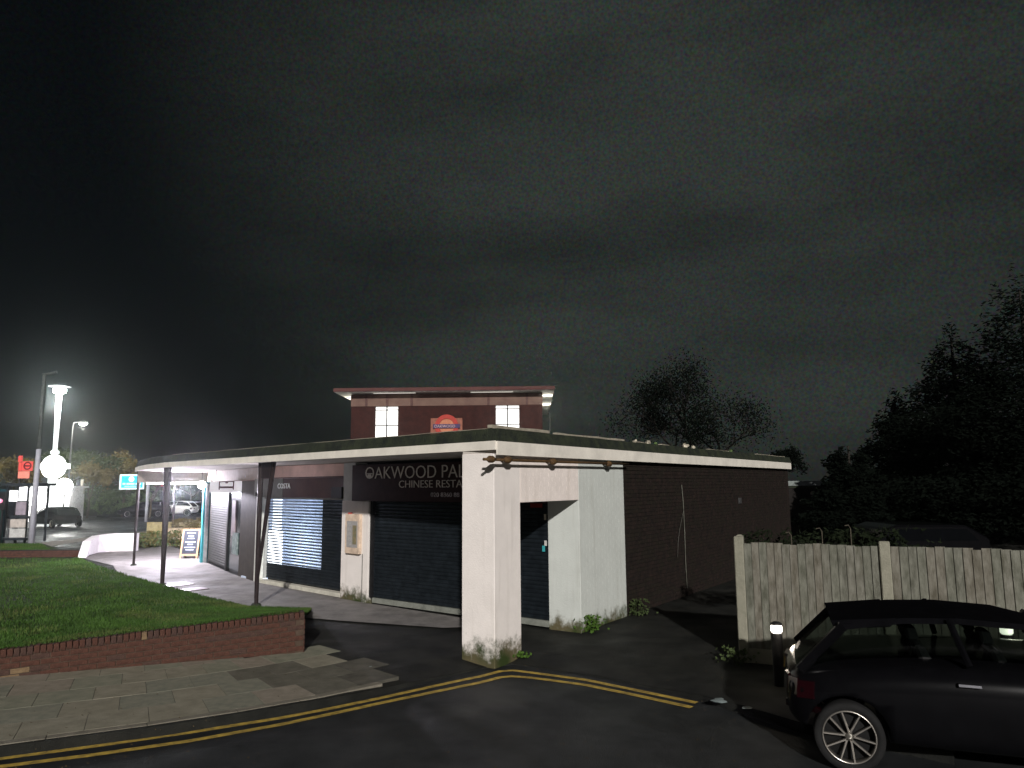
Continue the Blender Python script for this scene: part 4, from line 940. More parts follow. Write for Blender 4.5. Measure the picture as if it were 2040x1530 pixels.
# ================================================================== VEGETATION
def leaf_cloud(name, blobs, n, size, mats_, parent=None, hollow=.55, seed=1, flat=1.0):
    """leaf clumps spread through a set of ellipsoids (cx,cy,cz,rx,ry,rz)"""
    rr_ = random.Random(seed); vs = []; fs = []; mi = []
    wts = [b[3]*b[4]*b[5] for b in blobs]; tot = sum(wts)
    for b_, w_ in zip(blobs, wts):
        for _ in range(int(n*w_/tot)):
            while True:
                x, y, z = (rr_.uniform(-1, 1) for _ in range(3)); l = x*x+y*y+z*z
                if l <= 1: break
            l = math.sqrt(l) or 1; k = (hollow+(1-hollow)*l)/l if l < hollow else 1
            k *= 1+.22*noise.noise(Vector((x/l*2.2+b_[0], y/l*2.2+b_[1], z/l*2.2)))
            p = Vector((b_[0]+x*k*b_[3], b_[1]+y*k*b_[4], b_[2]+z*k*b_[5]))
            if noise.noise(p*(.9/ (size*6))) < -.18: continue
            a = Vector((rr_.gauss(0, 1), rr_.gauss(0, 1), rr_.gauss(0, 1)*flat)).normalized(); c = a.orthogonal().normalized(); s = size*rr_.uniform(.5, 1.3)
            i = len(vs); vs += [tuple(p-a*s), tuple(p+c*s*.45), tuple(p+a*s), tuple(p-c*s*.45)]; fs.append((i, i+1, i+2, i+3)); mi.append(rr_.randrange(len(mats_)))
    me = bpy.data.meshes.new(name); me.from_pydata(vs, [], fs)
    for m_ in mats_: me.materials.append(m_)
    me.polygons.foreach_set('material_index', mi); o = link(bpy.data.objects.new(name, me))
    if parent: setp(o, parent)
    return o
def branches(b, p, d, L, r_, depth, rr_, tips, spread=.55):
    q = p + d*L; mid = p.lerp(q, .5) + Vector((rr_.uniform(-1, 1), rr_.uniform(-1, 1), 0))*L*.05
    b.tube([p, mid, q], [r_, r_*.82, r_*.62], 5 if depth > 1 else 4, cap=False)
    if depth == 0: tips.append(q); return
    for _ in range(rr_.choice([2, 3, 3])):
        nd = (d + Vector((rr_.gauss(0, spread), rr_.gauss(0, spread), rr_.gauss(.08, spread*.5)))).normalized()
        branches(b, p.lerp(q, rr_.uniform(.7, 1)), nd, L*rr_.uniform(.6, .8), r_*.6, depth-1, rr_, tips, spread)
def bare_tree(base, h, label, leafm, seed, leaves=2500, lsize=.12, group=None, bk=None, spread=.5, depth=5, name='bare_tree'):
    t = thing(name, label, 'tree', base, group); rr_ = random.Random(seed); b = MB(); tips = []
    branches(b, Vector(base)-Vector((0, 0, .1)), Vector((rr_.uniform(-.06, .06), 0, 1)), h*.28, h*.016, depth, rr_, tips, spread)
    b.build('trunk', bk or bark, t, smooth=True)
    vs = []; fs = []
    if leaves:
        for i in range(leaves):
            p = rr_.choice(tips) + Vector((rr_.gauss(0, 1), rr_.gauss(0, 1), rr_.gauss(0, 1)))*h*.035
            a = Vector((rr_.gauss(0, 1), rr_.gauss(0, 1), rr_.gauss(0, 1))).normalized(); c = a.orthogonal(); s = lsize*rr_.uniform(.5, 1.2); k = len(vs)
            vs += [tuple(p-a*s), tuple(p+c*s*.5), tuple(p+a*s), tuple(p-c*s*.5)]; fs.append((k, k+1, k+2, k+3))
        me = bpy.data.meshes.new('crown'); me.from_pydata(vs, [], fs); me.materials.append(leafm); o = link(bpy.data.objects.new('crown', me)); setp(o, t)
    return t
# big evergreens at the right
def evergreen(base, h, r_, label, seed, n=14000, group='dark evergreens behind the fence'):
    t = thing('evergreen_tree', label, 'tree', base, group); rr_ = random.Random(seed)
    b = MB(); b.tube([Vector(base)-Vector((0, 0, .1)), Vector(base)+Vector((0, 0, h*.9))], [h*.03, .04], 8); b.build('trunk', barkD, t)
    blobs = []; 
    for i in range(26):
        f = (i+.5)/26; z = h*(.06+.9*f); rad_ = r_*(1-f)**.7*rr_.uniform(.75, 1.1); a = rr_.uniform(0, 6.28); k = rr_.uniform(.0, .35)*rad_
        blobs.append((base[0]+math.cos(a)*k, base[1]+math.sin(a)*k, z, rad_*.95, rad_*.95, h*.07*rr_.uniform(.8, 1.3)))
    leaf_cloud('crown', blobs, int(n*3.2), .11, [leafD], t, seed=seed, flat=.5); return t
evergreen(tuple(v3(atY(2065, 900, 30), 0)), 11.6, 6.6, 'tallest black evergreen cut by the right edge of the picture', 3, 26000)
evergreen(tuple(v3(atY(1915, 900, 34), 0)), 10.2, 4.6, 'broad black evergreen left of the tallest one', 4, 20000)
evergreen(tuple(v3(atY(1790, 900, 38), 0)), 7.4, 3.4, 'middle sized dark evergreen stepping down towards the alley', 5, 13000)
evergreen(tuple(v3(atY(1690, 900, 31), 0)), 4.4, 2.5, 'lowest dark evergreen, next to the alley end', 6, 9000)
bare_tree(tuple(v3(atY(1400, 900, 42), 0)), 12.2, 'dark wide crowned tree behind the end of the brick side wall', leafD, 11, 15000, .07, None, barkD, .62, 6)
bare_tree(tuple(v3(atY(1570, 900, 60), 0)), 6.6, 'small dark tree beyond the alley', leafD, 12, 5000, .13, None, barkD, .6, 5)
gl_ = [('pale bare tree nearest the grey street lamp pole', 175, 62, 6.6), ('thin bare tree left of the blue sign', 215, 66, 7.0), ('bushy olive tree above the long hedge', 245, 64, 6.6), ('tall thin bare tree behind the blue sign', 205, 74, 8.2), ('orange tinted tree left of the canopy corner', 300, 62, 6.3), ('olive tree just behind the canopy end', 340, 66, 6.8), ('brownish tree whose top peeps above the canopy roof', 380, 70, 6.8), ('dim tree behind the small information post', 140, 76, 8.6), ('dull bushy tree left of the roundel sign', 30, 70, 8.0), ('dim bushy tree behind the bus stop flag', 70, 74, 7.6), ('faint tree between the two street lamps', 110, 84, 9.5)]
for i, (lb, px, Y, h) in enumerate(gl_):
    q = atY(px, 1000, Y); bare_tree((q.x, Y, -.1), h, lb, [leafO, leafM, leafO][i % 3], 20+i, 2600, .15, 'scrubby trees behind the far hedge', bark, .5, 5)
def hedge(x0, x1, y0, y1, h, label, n, m_, seed):
    t = thing('hedge', label, 'hedge', ((x0+x1)/2, (y0+y1)/2, -.1)); blobs = []; rr_ = random.Random(seed); k = max(2, int((x1-x0)/.8))
    for i in range(k):
        x = x0+(x1-x0)*(i+.5)/k; hh = h*rr_.uniform(.86, 1.08); blobs.append((x, (y0+y1)/2, hh/2, .75, (y1-y0)/2, hh/2+.05))
    leaf_cloud('foliage', blobs, n, .10, [m_, leafM], t, seed=seed, hollow=.8)
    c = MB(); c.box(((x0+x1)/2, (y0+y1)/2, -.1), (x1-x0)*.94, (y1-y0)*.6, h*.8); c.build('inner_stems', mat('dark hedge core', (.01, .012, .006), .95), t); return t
def hx(px, Y): return atY(px, 1000, Y).x
hedge(hx(190, 64), hx(300, 64), 63.6, 66, 1.9, 'clipped dark green hedge directly behind the black car', 11000, leafH, 5)
hedge(hx(165, 68), hx(300, 68), 67, 70, 2.7, 'taller paler hedge behind the clipped one', 11000, leafH, 6)
hedge(hx(215, 74), hx(420, 74), 73, 77, 3.3, 'long rough hedge running behind the blue sign', 14000, leafM, 7)
hedge(hx(120, 72), hx(165, 72), 71, 73, 1.7, 'low tan hedge right of the roundel column', 5000, leafO, 8)
hedge(hx(300, 84), hx(470, 84), 83, 86, 2.6, 'far dim hedge behind the white car', 8000, leafM, 9)
# planting at the low walls by the path
q = g(330, 1095); hb_ = leaf_cloud('shrub_bed', [(q.x-1.6, q.y+1.5, .25, 1.5, 1.0, .38), (q.x, q.y+1.8, .3, 1.2, 1.0, .42), (q.x+1.2, q.y+2.6, .3, 1.1, 1.0, .42)], 5000, .07, [leafH, leafO], None, seed=31)
tag(hb_, 'low untidy shrubs behind the canopy posts', 'shrubs')
q = g(385, 1075); hb_ = leaf_cloud('planter_shrub', [(q.x-.6, q.y+.2, .75, .6, .5, .25), (q.x+.4, q.y+.2, .75, .7, .5, .28)], 1600, .06, [leafO], None, seed=32)
tag(hb_, 'brown tinted shrub filling the planter by the teal column', 'shrubs')
pt = MB(); pt.box((q.x-.1, q.y+.2, 0), 2.2, 1.0, .55); tag(pt.build('planter', mat('tan planter', (.42, .33, .22), .8), None, loc=(q.x, q.y, 0), bevel=.02), 'tan block planter behind the chalkboard', 'planter')
q = g(335, 1072); wl = MB(); wl.box((q.x+.2, q.y+.8, 0), 3.0, .25, .75, .25); tag(wl.build('yellow_wall', mat('yellowish render', (.32, .27, .13), .8, var=.3), None, loc=(q.x, q.y, 0)), 'low yellowish wall behind the shrubs on the far path', 'wall')
# climbers at the foot of portico and wall
def tuft(label, c, n, sp, h, m_):
    rr_ = random.Random(int(c.x*100)); vs = []; fs = []
    for i in range(n):
        p = c + Vector((rr_.gauss(0, sp[0]), rr_.gauss(0, sp[1]), rr_.uniform(0, h)))
        a = Vector((rr_.gauss(0, 1), rr_.gauss(0, 1), rr_.gauss(0, 1))).normalized(); d_ = a.orthogonal(); s = .022*rr_.uniform(.6, 1.5); k = len(vs)
        vs += [tuple(p-a*s), tuple(p+d_*s*.6), tuple(p+a*s), tuple(p-d_*s*.6)]; fs.append((k, k+1, k+2, k+3))
    me = bpy.data.meshes.new('weed'); me.from_pydata(vs, [], fs); me.materials.append(m_); o = link(bpy.data.objects.new('weed', me)); o['label'] = label; o['category'] = 'weed'; o['kind'] = 'stuff'; return o
WEEDS = 1
tuft('green weeds at the foot of the white portico block', Bp(2.62, .06, 0), 260, (.10, .06), .26, mat('weed leaf', (.05, .10, .015), .6))
tuft('dark weeds at the corner where white portico meets brick wall', Bp(4.35, .08, 0), 260, (.14, .08), .3, leafM)
tuft('small weeds by the foot of the corner pillar', Bp(.5, .04, -.02), 60, (.1, .03), .07, mat('weed leaf', (.05, .10, .015), .6))
tuft('scrubby grass tuft at the end of the timber fence', Vector((3.05, 10.45, 0)), 160, (.12, .1), .2, leafM)
for i, (px, py, Y, hh) in enumerate(((1572, 1060, 11.6, .20), (1633, 1052, 11.9, .25), (1690, 1046, 11.9, .3))):
    q = atY(px, py, Y); b = MB(); b.tube([Vector((q.x+.03, Y, .0)), Vector((q.x+.03, Y, q.z-.05)), Vector((q.x, Y, q.z)), Vector((q.x-.06, Y, q.z-.01))], .008, 5)
    tag(b.build('dry_stem', mat('dry stem', (.07, .06, .045), .9), None, loc=(q.x, Y, 0)), ('hooked dry stem above the left end of the fence', 'straight dry stem above the fence before its middle post', 'bent dry stem above the fence near its middle post')[i], 'plant stem')
bl = [(atY(1640, 1075, 12.6).x+k*.5, 12.6, 1.36, .45, .4, .33) for k in range(-2, 4)]
o = leaf_cloud('shrub', bl, 2600, .05, [mat('dim shrub leaf', (.008, .012, .005), .9, spec=.1)], None, seed=41); tag(o, 'low green bush peeping over the fence top', 'shrub')

# ================================================================== FAR LEFT STREET FURNITURE
def lamp_point(loc, e, col, r_=.3, name='lamp_glow'):
    ld = bpy.data.lights.new(name, 'POINT'); ld.energy = e; ld.shadow_soft_size = r_; ld.color = col; lo_ = link(bpy.data.objects.new(name, ld)); lo_.location = loc
TYY = 50
tb = atY(100, 1040, TYY); tt_ = atY(118, 778, TYY); rc = atY(107, 930, TYY)
tm = thing('roundel_column', 'glaring white lamp column carrying a roundel sign and a lamp on top', 'sign', (rc.x, TYY, -.1))
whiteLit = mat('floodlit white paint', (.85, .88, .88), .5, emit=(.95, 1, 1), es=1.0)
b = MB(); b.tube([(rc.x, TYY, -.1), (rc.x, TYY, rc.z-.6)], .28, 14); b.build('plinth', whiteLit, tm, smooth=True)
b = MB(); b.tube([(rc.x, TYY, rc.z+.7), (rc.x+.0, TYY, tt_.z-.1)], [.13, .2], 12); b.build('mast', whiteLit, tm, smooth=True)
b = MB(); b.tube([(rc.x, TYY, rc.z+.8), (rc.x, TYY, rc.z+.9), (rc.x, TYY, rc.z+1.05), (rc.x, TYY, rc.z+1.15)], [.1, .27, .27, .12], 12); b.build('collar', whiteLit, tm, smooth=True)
b = MB(); b.tube([(rc.x, TYY-.12, rc.z), (rc.x, TYY+.12, rc.z)], .80, 36); b.build('disc', signW, tm)
b = MB(); b.box((rc.x, TYY, rc.z-.14), 2.1, .34, .34); b.build('bar', signW, tm, bevel=.02)
b = MB(); b.ball((rc.x, TYY, tt_.z), .42, 18, 10, .62); b.build('lamp', lampW, tm, smooth=True)
b = MB(); b.tube([(rc.x, TYY, tt_.z+.26), (rc.x, TYY, tt_.z+.36)], [.7, .35], 18); b.build('lamp_hood', mat('grey hood', (.2, .2, .2), .6), tm)
lamp_point((rc.x, TYY-.2, tt_.z-.75), 1700, (.88, 1, .97), .3)
# floodlit kiosk under it
kq = atY(96, 990, 56)
kk = thing('lit_kiosk', 'brilliant white lit kiosk behind the dark car under the roundel', 'kiosk', (kq.x, 56, -.1))
hotW = emat('glaring panel', (1, 1, .98), 5)
b = MB(); b.box((kq.x, 57, -.1), 3.2, 2.0, 2.55); b.build('body', mat('white kiosk', (.8, .8, .8), .6), kk, bevel=.03)
for i in range(3):
    b = MB(); b.box((kq.x-1.05+i*1.05, 55.97, 1.15), .95, .04, 1.05); b.build('lit_panel', hotW, kk)
b = MB(); b.box((kq.x, 57, 2.45), 3.5, 2.5, .12); b.build('roof', mat('white kiosk', (.8, .8, .8), .6), kk)
fq = atY(128, 968, 55)
fl = thing('floodlight', 'blinding round floodlight just right of the roundel column', 'lamp', (fq.x, 55, -.1))
b = MB(); b.ball(tuple(fq), .55, 20, 12); b.build('lens', emat('flood lens', (1, 1, .97), 45), fl, smooth=True)
b = MB(); b.tube([(fq.x, 55.1, -.1), (fq.x, 55.1, fq.z-.5)], .06, 8); b.build('pole', darkM, fl)
lamp_point((fq.x, 54.2, fq.z+.2), 1500, (1, 1, .95), .4)
# street lamps
def street_lamp(px, py, Y, label, lit=True):
    h = atY(px, py, Y); t = thing('street_lamp', label, 'street lamp', (h.x, Y, -.1))
    b = MB(); b.tube([(h.x-.9, Y, -.1), (h.x-.9, Y, h.z-.3), (h.x-.8, Y, h.z), (h.x-.2, Y, h.z+.08)], [.09, .06, .05, .04], 8); b.build('pole', mat('galvanised pole', (.2, .2, .2), .5, metal=.4), t, smooth=True)
    b = MB(); b.ball((h.x+.1, Y, h.z+.05), .42, 14, 8, .35); b.build('lamp_head', mat('grey hood', (.2, .2, .2), .6), t, smooth=True)
    b = MB(); b.ball((h.x+.1, Y, h.z-.08), .36, 14, 8, .6); b.build('lens', lampS, t, smooth=True)
    lamp_point((h.x+.1, Y-.2, h.z-.5), 500, (1, .96, .85), .3)
street_lamp(164, 842, 70, 'lit street lamp with round white glow right of the roundel column')
gp = g(62, 1083)
t = thing('tall_pole', 'tall plain grey pole rising beside the bus shelter', 'pole', gp)
b = MB(); b.tube([gp, gp+Vector((0, 0, 4.2))], [.13, .10], 12); b.build('lower_shaft', mat('pale grey pole', (.36, .36, .40), .5, var=.1), t, smooth=True)
b = MB(); b.tube([gp+Vector((0, 0, 4.2)), gp+Vector((0, 0, 7.6))], [.10, .075], 12); b.build('upper_shaft', mat('dark upper pole', (.05, .055, .05), .6), t, smooth=True)
b = MB(); b.tube([gp+Vector((-.1, 0, 7.6)), gp+Vector((.55, 0, 7.72))], .06, 8); b.build('unlit_head', mat('dark upper pole', (.05, .055, .05), .6), t)
# bus shelter
SY = 33.5; x0 = atY(4, 1000, SY).x; x1 = atY(60, 1000, SY).x
bs = thing('bus_shelter', 'glazed bus shelter with lit white poster panel at the left edge', 'bus shelter', ((x0+x1)/2, SY, 0))
fr = mat('shelter frame', (.02, .025, .03), .4)
b = MB(); b.box(((x0+x1)/2-1, SY+.7, 2.55), x1-x0+2.4, 1.7, .12); b.build('roof', fr, bs)
for x in (x0+.2, x0+.75, x1-.1):
    b = MB(); b.box((x, SY, 0), .08, .08, 2.55); b.build('post', fr, bs)
for x in (x0-1.6, x1-.1):
    b = MB(); b.box((x, SY+1.4, 0), .08, .08, 2.55); b.build('post', fr, bs)
shg = mat('shelter glass', (.10, .11, .12), .1, var=.3)
def px_panel(name, m, xa, ya, xb, yb, Y, par, th=.04):
    a = atY(xa, yb, Y); c = atY(xb, ya, Y); b = MB(); b.box(((a.x+c.x)/2, Y, a.z), abs(c.x-a.x), th, c.z-a.z); return b.build(name, m, par)
px_panel('poster_panel', emat('lit poster', (1, 1, 1), 1.7), 18, 977, 36, 999, 33.40, bs)
px_panel('poster_panel', emat('lit poster 2', (.95, .95, 1), .75), 37, 970, 55, 998, 33.38, bs)
px_panel('poster_panel', emat('lit poster', (1, 1, 1), 1.7), 58, 972, 63, 999, 33.42, bs)
px_panel('glass_pane', mat('mauve glass', (.28, .24, .28), .3), 31, 1000, 53, 1026, 33.40, bs)
px_panel('glass_pane', shg, 16, 1000, 30, 1028, 33.42, bs)
px_panel('rail', fr, 14, 1028, 66, 1033, 33.36, bs, .1)
px_panel('lower_panel', mat('cream panel', (.42, .38, .34), .7), 15, 1034, 52, 1051, 33.40, bs)
px_panel('lower_panel', mat('pale panel', (.42, .42, .40), .7), 14, 1053, 51, 1071, 33.40, bs)
px_panel('bench', fr, 0, 1071, 56, 1076, 33.2, bs, .4)
px_panel('dark_end_panel', mat('blue end panel', (.012, .04, .07), .4, col2=(.01, .06, .045), scale=2), -14, 975, 13, 1082, 33.0, bs)
tl_ = thing('traffic_signal', 'small pink glowing signal lamp at the very left edge', 'signal', atY(0, 998, 32.6))
b = MB(); c = atY(0, 998, 32.6); b.ball(tuple(c), .10, 12, 8); b.build('lens', emat('pink lens', (1, .12, .4), 1.0), tl_, smooth=True)
b = MB(); b.box((c.x, 32.72, c.z-.4), .35, .1, .8); b.build('housing', darkM, tl_)
b = MB(); b.tube([(c.x, 32.8, 0), (c.x, 32.8, c.z-.3)], .05, 8); b.build('pole', darkM, tl_)
# bus stop flag
q = atY(46, 930, 34.5); bf = thing('bus_stop_sign', 'red bus stop flag on a pole above the shelter', 'sign', (q.x, 34.5, 0))
redF = mat('red flag', (.5, .06, .05), .5, emit=(1, .13, .12), es=.45); pinkF = mat('salmon flag', (.6, .16, .12), .5, emit=(1, .3, .22), es=.5)
px_panel('flag_top', redF, 37, 908, 45, 920, 34.5, bf, .08); px_panel('flag', redF, 44, 919, 66, 938, 34.5, bf, .06)
px_panel('flag_side', redF, 37, 921, 43.6, 938, 34.5, bf, .06); px_panel('lower_flag', pinkF, 36, 939, 59, 953, 34.5, bf, .06)
a = atY(55, 928, 34.44); b = MB(); n_ = 24
for k in range(n_):
    an = 2*math.pi*k/n_
    for r_ in (.19, .13): b.v.append((a.x+r_*math.cos(an), a.y-.01, a.z+r_*math.sin(an)))
for k in range(n_): b.f.append([2*k, 2*k+1, (2*k+3) % (2*n_), (2*k+2) % (2*n_)])
b.build('roundel_ring', mat('dark red print', (.14, .01, .015), .6), bf)
px_panel('roundel_bar', mat('dark red print', (.14, .01, .015), .6), 48, 926.5, 62, 929.5, 34.44, bf, .02)
b = MB(); b.tube([(q.x-.15, 34.55, 0), (q.x-.15, 34.55, q.z+.6)], .045, 8); b.build('pole', postM, bf)
# info post
q = atY(164, 958, 58); ip = thing('information_post', 'slim cream information post right of the floodlight', 'sign post', (q.x, 58, -.1))
b = MB(); b.tube([(q.x, 58, -.1), (q.x, 58, q.z)], .10, 8); b.build('post', mat('cream post', (.45, .43, .36), .6), ip)
px_panel('panel', mat('cream post', (.45, .43, .36), .6), 157.5, 968, 169, 984, 57.85, ip, .1)
px_panel('finial', mat('cream post', (.45, .43, .36), .6), 161, 955, 167, 962, 57.9, ip, .1)
# blue sign board
q = atY(290, 1034, 55); bsn = thing('blue_sign', 'bright blue board with white circle on a grey post', 'sign', (q.x, 55, -.1))
b = MB(); b.tube([(q.x, 55.1, -.1), (q.x, 55.1, 3.6)], .11, 10); b.build('post', mat('pale grey pole', (.36, .36, .40), .5), bsn, smooth=True)
px_panel('board_edge', mat('white board edge', (.75, .8, .8), .5, emit=(.7, .95, 1), es=.6), 238, 945, 288, 975, 54.9, bsn, .12)
px_panel('board', mat('cyan blue board', (.02, .38, .55), .5, emit=(.01, .5, .72), es=.55), 241, 948, 285, 972, 54.82, bsn, .03)
cc = atY(262, 954.5, 54.79); b = MB(); b.tube([cc, cc+Vector((0, .02, 0))], .21, 24); b.build('white_circle', mat('white print', (.7, .75, .75), .5, emit=(.8, .95, 1), es=.5), bsn)
for xa, xb in ((244, 250), (252, 268), (270, 281)): px_panel('print_line', mat('pale blue print', (.5, .65, .7), .5, emit=(.6, .85, .95), es=.35), xa, 962, xb, 966, 54.79, bsn, .02)
px_panel('print_line', mat('pale blue print', (.5, .65, .7), .5), 248, 968, 280, 969.6, 54.79, bsn, .02)
# far building and its red sign
fbq0, fbq1 = hx(296, 88), hx(500, 88)
fb_ = thing('far_building', 'low dark maroon brick building far behind the canopy', 'building', ((fbq0+fbq1)/2, 90, -.1))
fbr = mat('far maroon brick', (.10, .045, .045), .9, var=.3)
b = MB(); b.box(((fbq0+fbq1)/2, 92, -.1), fbq1-fbq0, 6, 4.0); b.build('wall', fbr, fb_)
b = MB(); b.box(((fbq0+fbq1)/2, 92, 3.9), fbq1-fbq0+.8, 6.8, .25); b.build('roof', mat('dark roof', (.03, .03, .03), .8), fb_)
for i in range(5):
    b = MB(); b.box((fbq0+1.5+i*2.3, 88.97, .6), 1.4, .06, 1.3); b.build('window', glassD, fb_)
q = atY(325, 968, 85); rsn = thing('red_sign', 'crimson shop sign seen under the canopy behind the thick post', 'sign', (q.x, 85, 2))
px_panel('panel', mat('crimson panel', (.4, .01, .05), .5, emit=(1, .02, .12), es=.45), 304, 961, 345, 973.5, 86, rsn, .1)
px_panel('print_line', mat('pink print', (.6, .2, .25), .5, emit=(1, .3, .35), es=.4), 309, 968, 339, 970, 85.9, rsn, .03)
b = MB(); b.tube([(q.x-1, 86.2, 0), (q.x-1, 86.2, 3)], .06, 8); b.tube([(q.x+1, 86.2, 0), (q.x+1, 86.2, 3)], .06, 8); b.build('legs', darkM, rsn)
# low edging wall at far side of lawn and curved white wall
ew_ = thing('edging_wall', 'low dark brick edging wall across the far side of the lawn', 'wall', (-22, 26.7, 0))
core = MB(); core.box((-28, 26.75, -.05), 25, .2, .30); core.build('mortar_core', mortar, ew_)
brick_skin('brickwork', Vector((-40, 26.65, 0)), Vector((1, 0, 0)), Vector((0, -1, 0)), 24.6, .26, brickRed, ew_, dep=.02)
cw = thing('white_curved_wall', 'low curved white painted brick wall at the end of the lawn', 'wall', g(200, 1100))
cpts = [g(171, 1111), g(178, 1106), g(195, 1101), g(222, 1098.5), g(270, 1098)]
hts = [.08, .5, .64, .68, .68]
whB = mat('white painted wall', (.78, .74, .74), .8, var=.07, scale=4, bump=.4, bscale=12)
for i in range(len(cpts)-1):
    a, c = cpts[i], cpts[i+1]; t_ = (c-a).normalized(); n = Vector((-t_.y, t_.x, 0))*.22
    b = MB(); b.hexa([v3(a, 0), v3(c, 0), v3(c+n, 0), v3(a+n, 0), v3(a, hts[i]-.06), v3(c, hts[i+1]-.06), v3(c+n, hts[i+1]-.06), v3(a+n, hts[i]-.06)]); b.build('wall_segment', whB, cw)
    L = (c-a).length; kk_ = int(L/.23)
    for j in range(kk_):
        p0, p1_ = a.lerp(c, j/kk_)+t_*.006, a.lerp(c, (j+1)/kk_)-t_*.006; h0 = hts[i]+(hts[i+1]-hts[i])*j/kk_; h1 = hts[i]+(hts[i+1]-hts[i])*(j+1)/kk_
        b = MB(); b.hexa([v3(p0-n*.1, h0-.058), v3(p1_-n*.1, h1-.058), v3(p1_+n*1.1, h1-.058), v3(p0+n*1.1, h0-.058), v3(p0-n*.1, h0), v3(p1_-n*.1, h1), v3(p1_+n*1.1, h1), v3(p0+n*1.1, h0)]); b.build('coping_brick', whB, cw)
    rows_ = int(min(hts[i], hts[i+1])/.075)
    if rows_ > 1 and (c-a).length > .3:
        if True: brick_skin('painted_brickwork', v3(a, 0), t_, -n, (c-a).length, min(hts[i], hts[i+1])-.07, whB, cw, dep=.008)
# A-board
aq = g(380, 1112); ab = thing('chalkboard_sign', 'wooden framed chalkboard standing on the lit path outside the cafe', 'sign', aq)
wood = mat('pale wood', (.34, .21, .12), .7, var=.2); chalk = mat('chalkboard', (.025, .03, .04), .7)
hA, wA = 1.0, .60
def aquad(name, m, u0, u1, v0, v1, o_=0.0, th=.02, lean=.20, backs=1):
    b = MB(); pts = []
    for dy in (0, th):
        for (uu, vv) in ((u0, v0), (u1, v0), (u1, v1), (u0, v1)): pts.append(aq + Vector((uu, backs*(-lean*(1-vv/hA)) + backs*(dy-o_), vv)))
    b.hexa([pts[0], pts[1], pts[2], pts[3], pts[4], pts[5], pts[6], pts[7]]); return b.build(name, m, ab)
for bk_ in (1, -1):
    aquad('chalk_panel', chalk, -.25, .25, .16, .94, 0, .015, .20, bk_)
    for (u0_, u1_, v0_, v1_) in ((-.31, -.252, 0, hA), (.252, .31, 0, hA), (-.251, .251, .942, hA), (-.251, .251, .10, .158)): aquad('frame', wood, u0_, u1_, v0_, v1_, .01, .035, .20, bk_)
for i, (ww, vv) in enumerate(((.15, .84), (.1, .74), (.12, .66), (.18, .54), (.1, .46), (.19, .36), (.14, .28))): aquad('chalk_writing', mat('chalk', (.32, .34, .38), .9), -ww, ww, vv, vv+.035, .006, .004)
# low building end beyond the alley
lb_ = thing('alley_shed', 'low dark outbuilding with pale eaves board beyond the alley', 'building', (14, 34, 0))
a, c = atY(1545, 968, 34), atY(1640, 968, 34)
b = MB(); b.box((a.x+4.2, 36.2, 0), 8.0, 4, 2.2); b.build('wall', mat('black timber cladding', (.012, .010, .009), .9), lb_)
b = MB(); b.box(((a.x+c.x)/2, 34.1, a.z), c.x-a.x, .06, .22); b.build('eaves_board', mat('dull pale board', (.16, .18, .17), .7, var=.3), lb_)
b = MB(); b.box((a.x+4.2, 36.2, 2.2), 8.2, 4.1, .1); b.build('roof', felt, lb_)
# litter: wet pale scraps by the kerb under the bollard
for i, (px, py, s_, lb) in enumerate(((1432, 1397, .09, 'larger crumpled pale scrap on the kerb near the bollard'), (1488, 1412, .05, 'smaller pale scrap on the kerb closest to the car'), (738, 1329, .02, 'tiny pale pebble on the dark paving'))):
    q = g(px, py, .0); b = MB(); b.ball((q.x, q.y, q.z+.01), s_, 7, 5, .12)
    for j, v in enumerate(b.v): b.v[j] = (v[0]+R.uniform(-.4, .4)*s_, v[1]+R.uniform(-.3, .3)*s_, v[2])
    tag(b.build('litter', mat('wet paper', (.20, .24, .24), .4), None, loc=q), lb, 'litter')
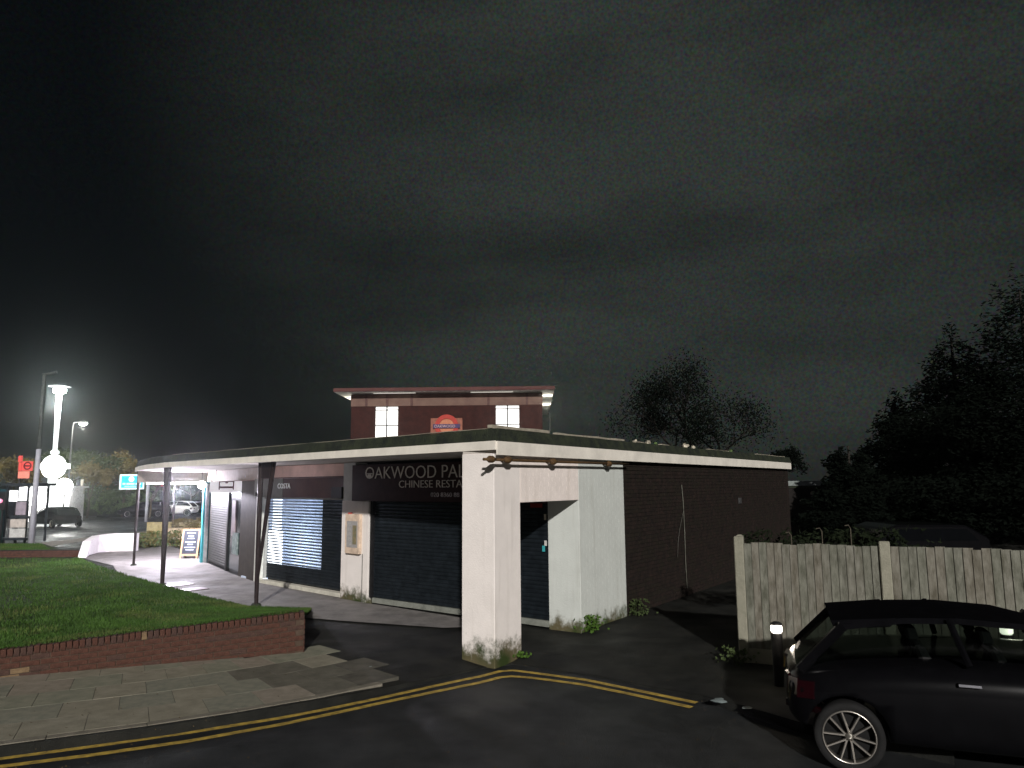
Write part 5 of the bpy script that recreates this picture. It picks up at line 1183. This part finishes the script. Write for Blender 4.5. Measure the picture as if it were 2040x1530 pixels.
# manhole covers on the path
for px, py, w_, lb in ((350, 1165, .55, 'small metal inspection cover on the path by the thick post'), (385, 1174, .45, 'narrow metal drain cover on the path')):
    q = g(px, py, .012); b = MB(); b.box(tuple(q), w_*1.3, w_, .012, .8); tag(b.build('drain_cover', mat('worn steel cover', (.22, .18, .19), .45, metal=.4), None, loc=q), lb, 'drain cover')

# ================================================================== thin volume added over the whole place for bloom around the lamps
hz_ = MB(); hz_.hexa([(-300, -100, -1.2), (300, -100, -1.2), (300, 370, -1.2), (-300, 370, -1.2), (-300, -100, 15), (300, -100, 15), (300, 370, 15), (-300, 370, 15)])
hm = bpy.data.materials.new('lamp bloom volume'); hm.use_nodes = True; ht = hm.node_tree; ht.nodes.clear()
ho = ht.nodes.new('ShaderNodeOutputMaterial'); hv = ht.nodes.new('ShaderNodeVolumePrincipled')
hv.inputs['Color'].default_value = (.9, .95, .95, 1); hv.inputs['Density'].default_value = .0009; hv.inputs['Anisotropy'].default_value = .93
ht.links.new(hv.outputs[0], ho.inputs['Volume'])
o = hz_.build('bloom_haze', hm); o['kind'] = 'stuff'; o['label'] = 'faint volume added to put a bloom around the lamps'; o['category'] = 'bloom_haze'

# fallen leaves and grit on lawn, footpath and road
vs = []; fs = []
for i in range(900):
    if i < 260:
        x, y, z = lawn_sample(); z += .05; sz_ = .03
    else:
        q = g(R.uniform(-50, 1500), R.uniform(1335, 1540) if i < 620 else R.uniform(1215, 1340), 0); x, y, z = q.x, q.y, .012 if q.y > 9.2 or q.x < -2 else -.09; sz_ = .014
        if z < 0 and q.y > 9: continue
    a = R.uniform(0, 6.28); s_ = sz_*R.uniform(.5, 1.2); k = len(vs)
    vs += [(x-math.cos(a)*s_, y-math.sin(a)*s_, z), (x+math.sin(a)*s_*.5, y-math.cos(a)*s_*.5, z+.004), (x+math.cos(a)*s_, y+math.sin(a)*s_, z+.008), (x-math.sin(a)*s_*.5, y+math.cos(a)*s_*.5, z+.003)]; fs.append((k, k+1, k+2, k+3))
me = bpy.data.meshes.new('fallen_leaves'); me.from_pydata(vs, [], fs); me.materials.append(mat('dead leaf', (.10, .07, .035), .8, var=.5, scale=.5))
o = link(bpy.data.objects.new('fallen_leaves', me)); o['kind'] = 'stuff'; o['label'] = 'small dead leaves and grit scattered over lawn, paving and road'; o['category'] = 'leaf litter'
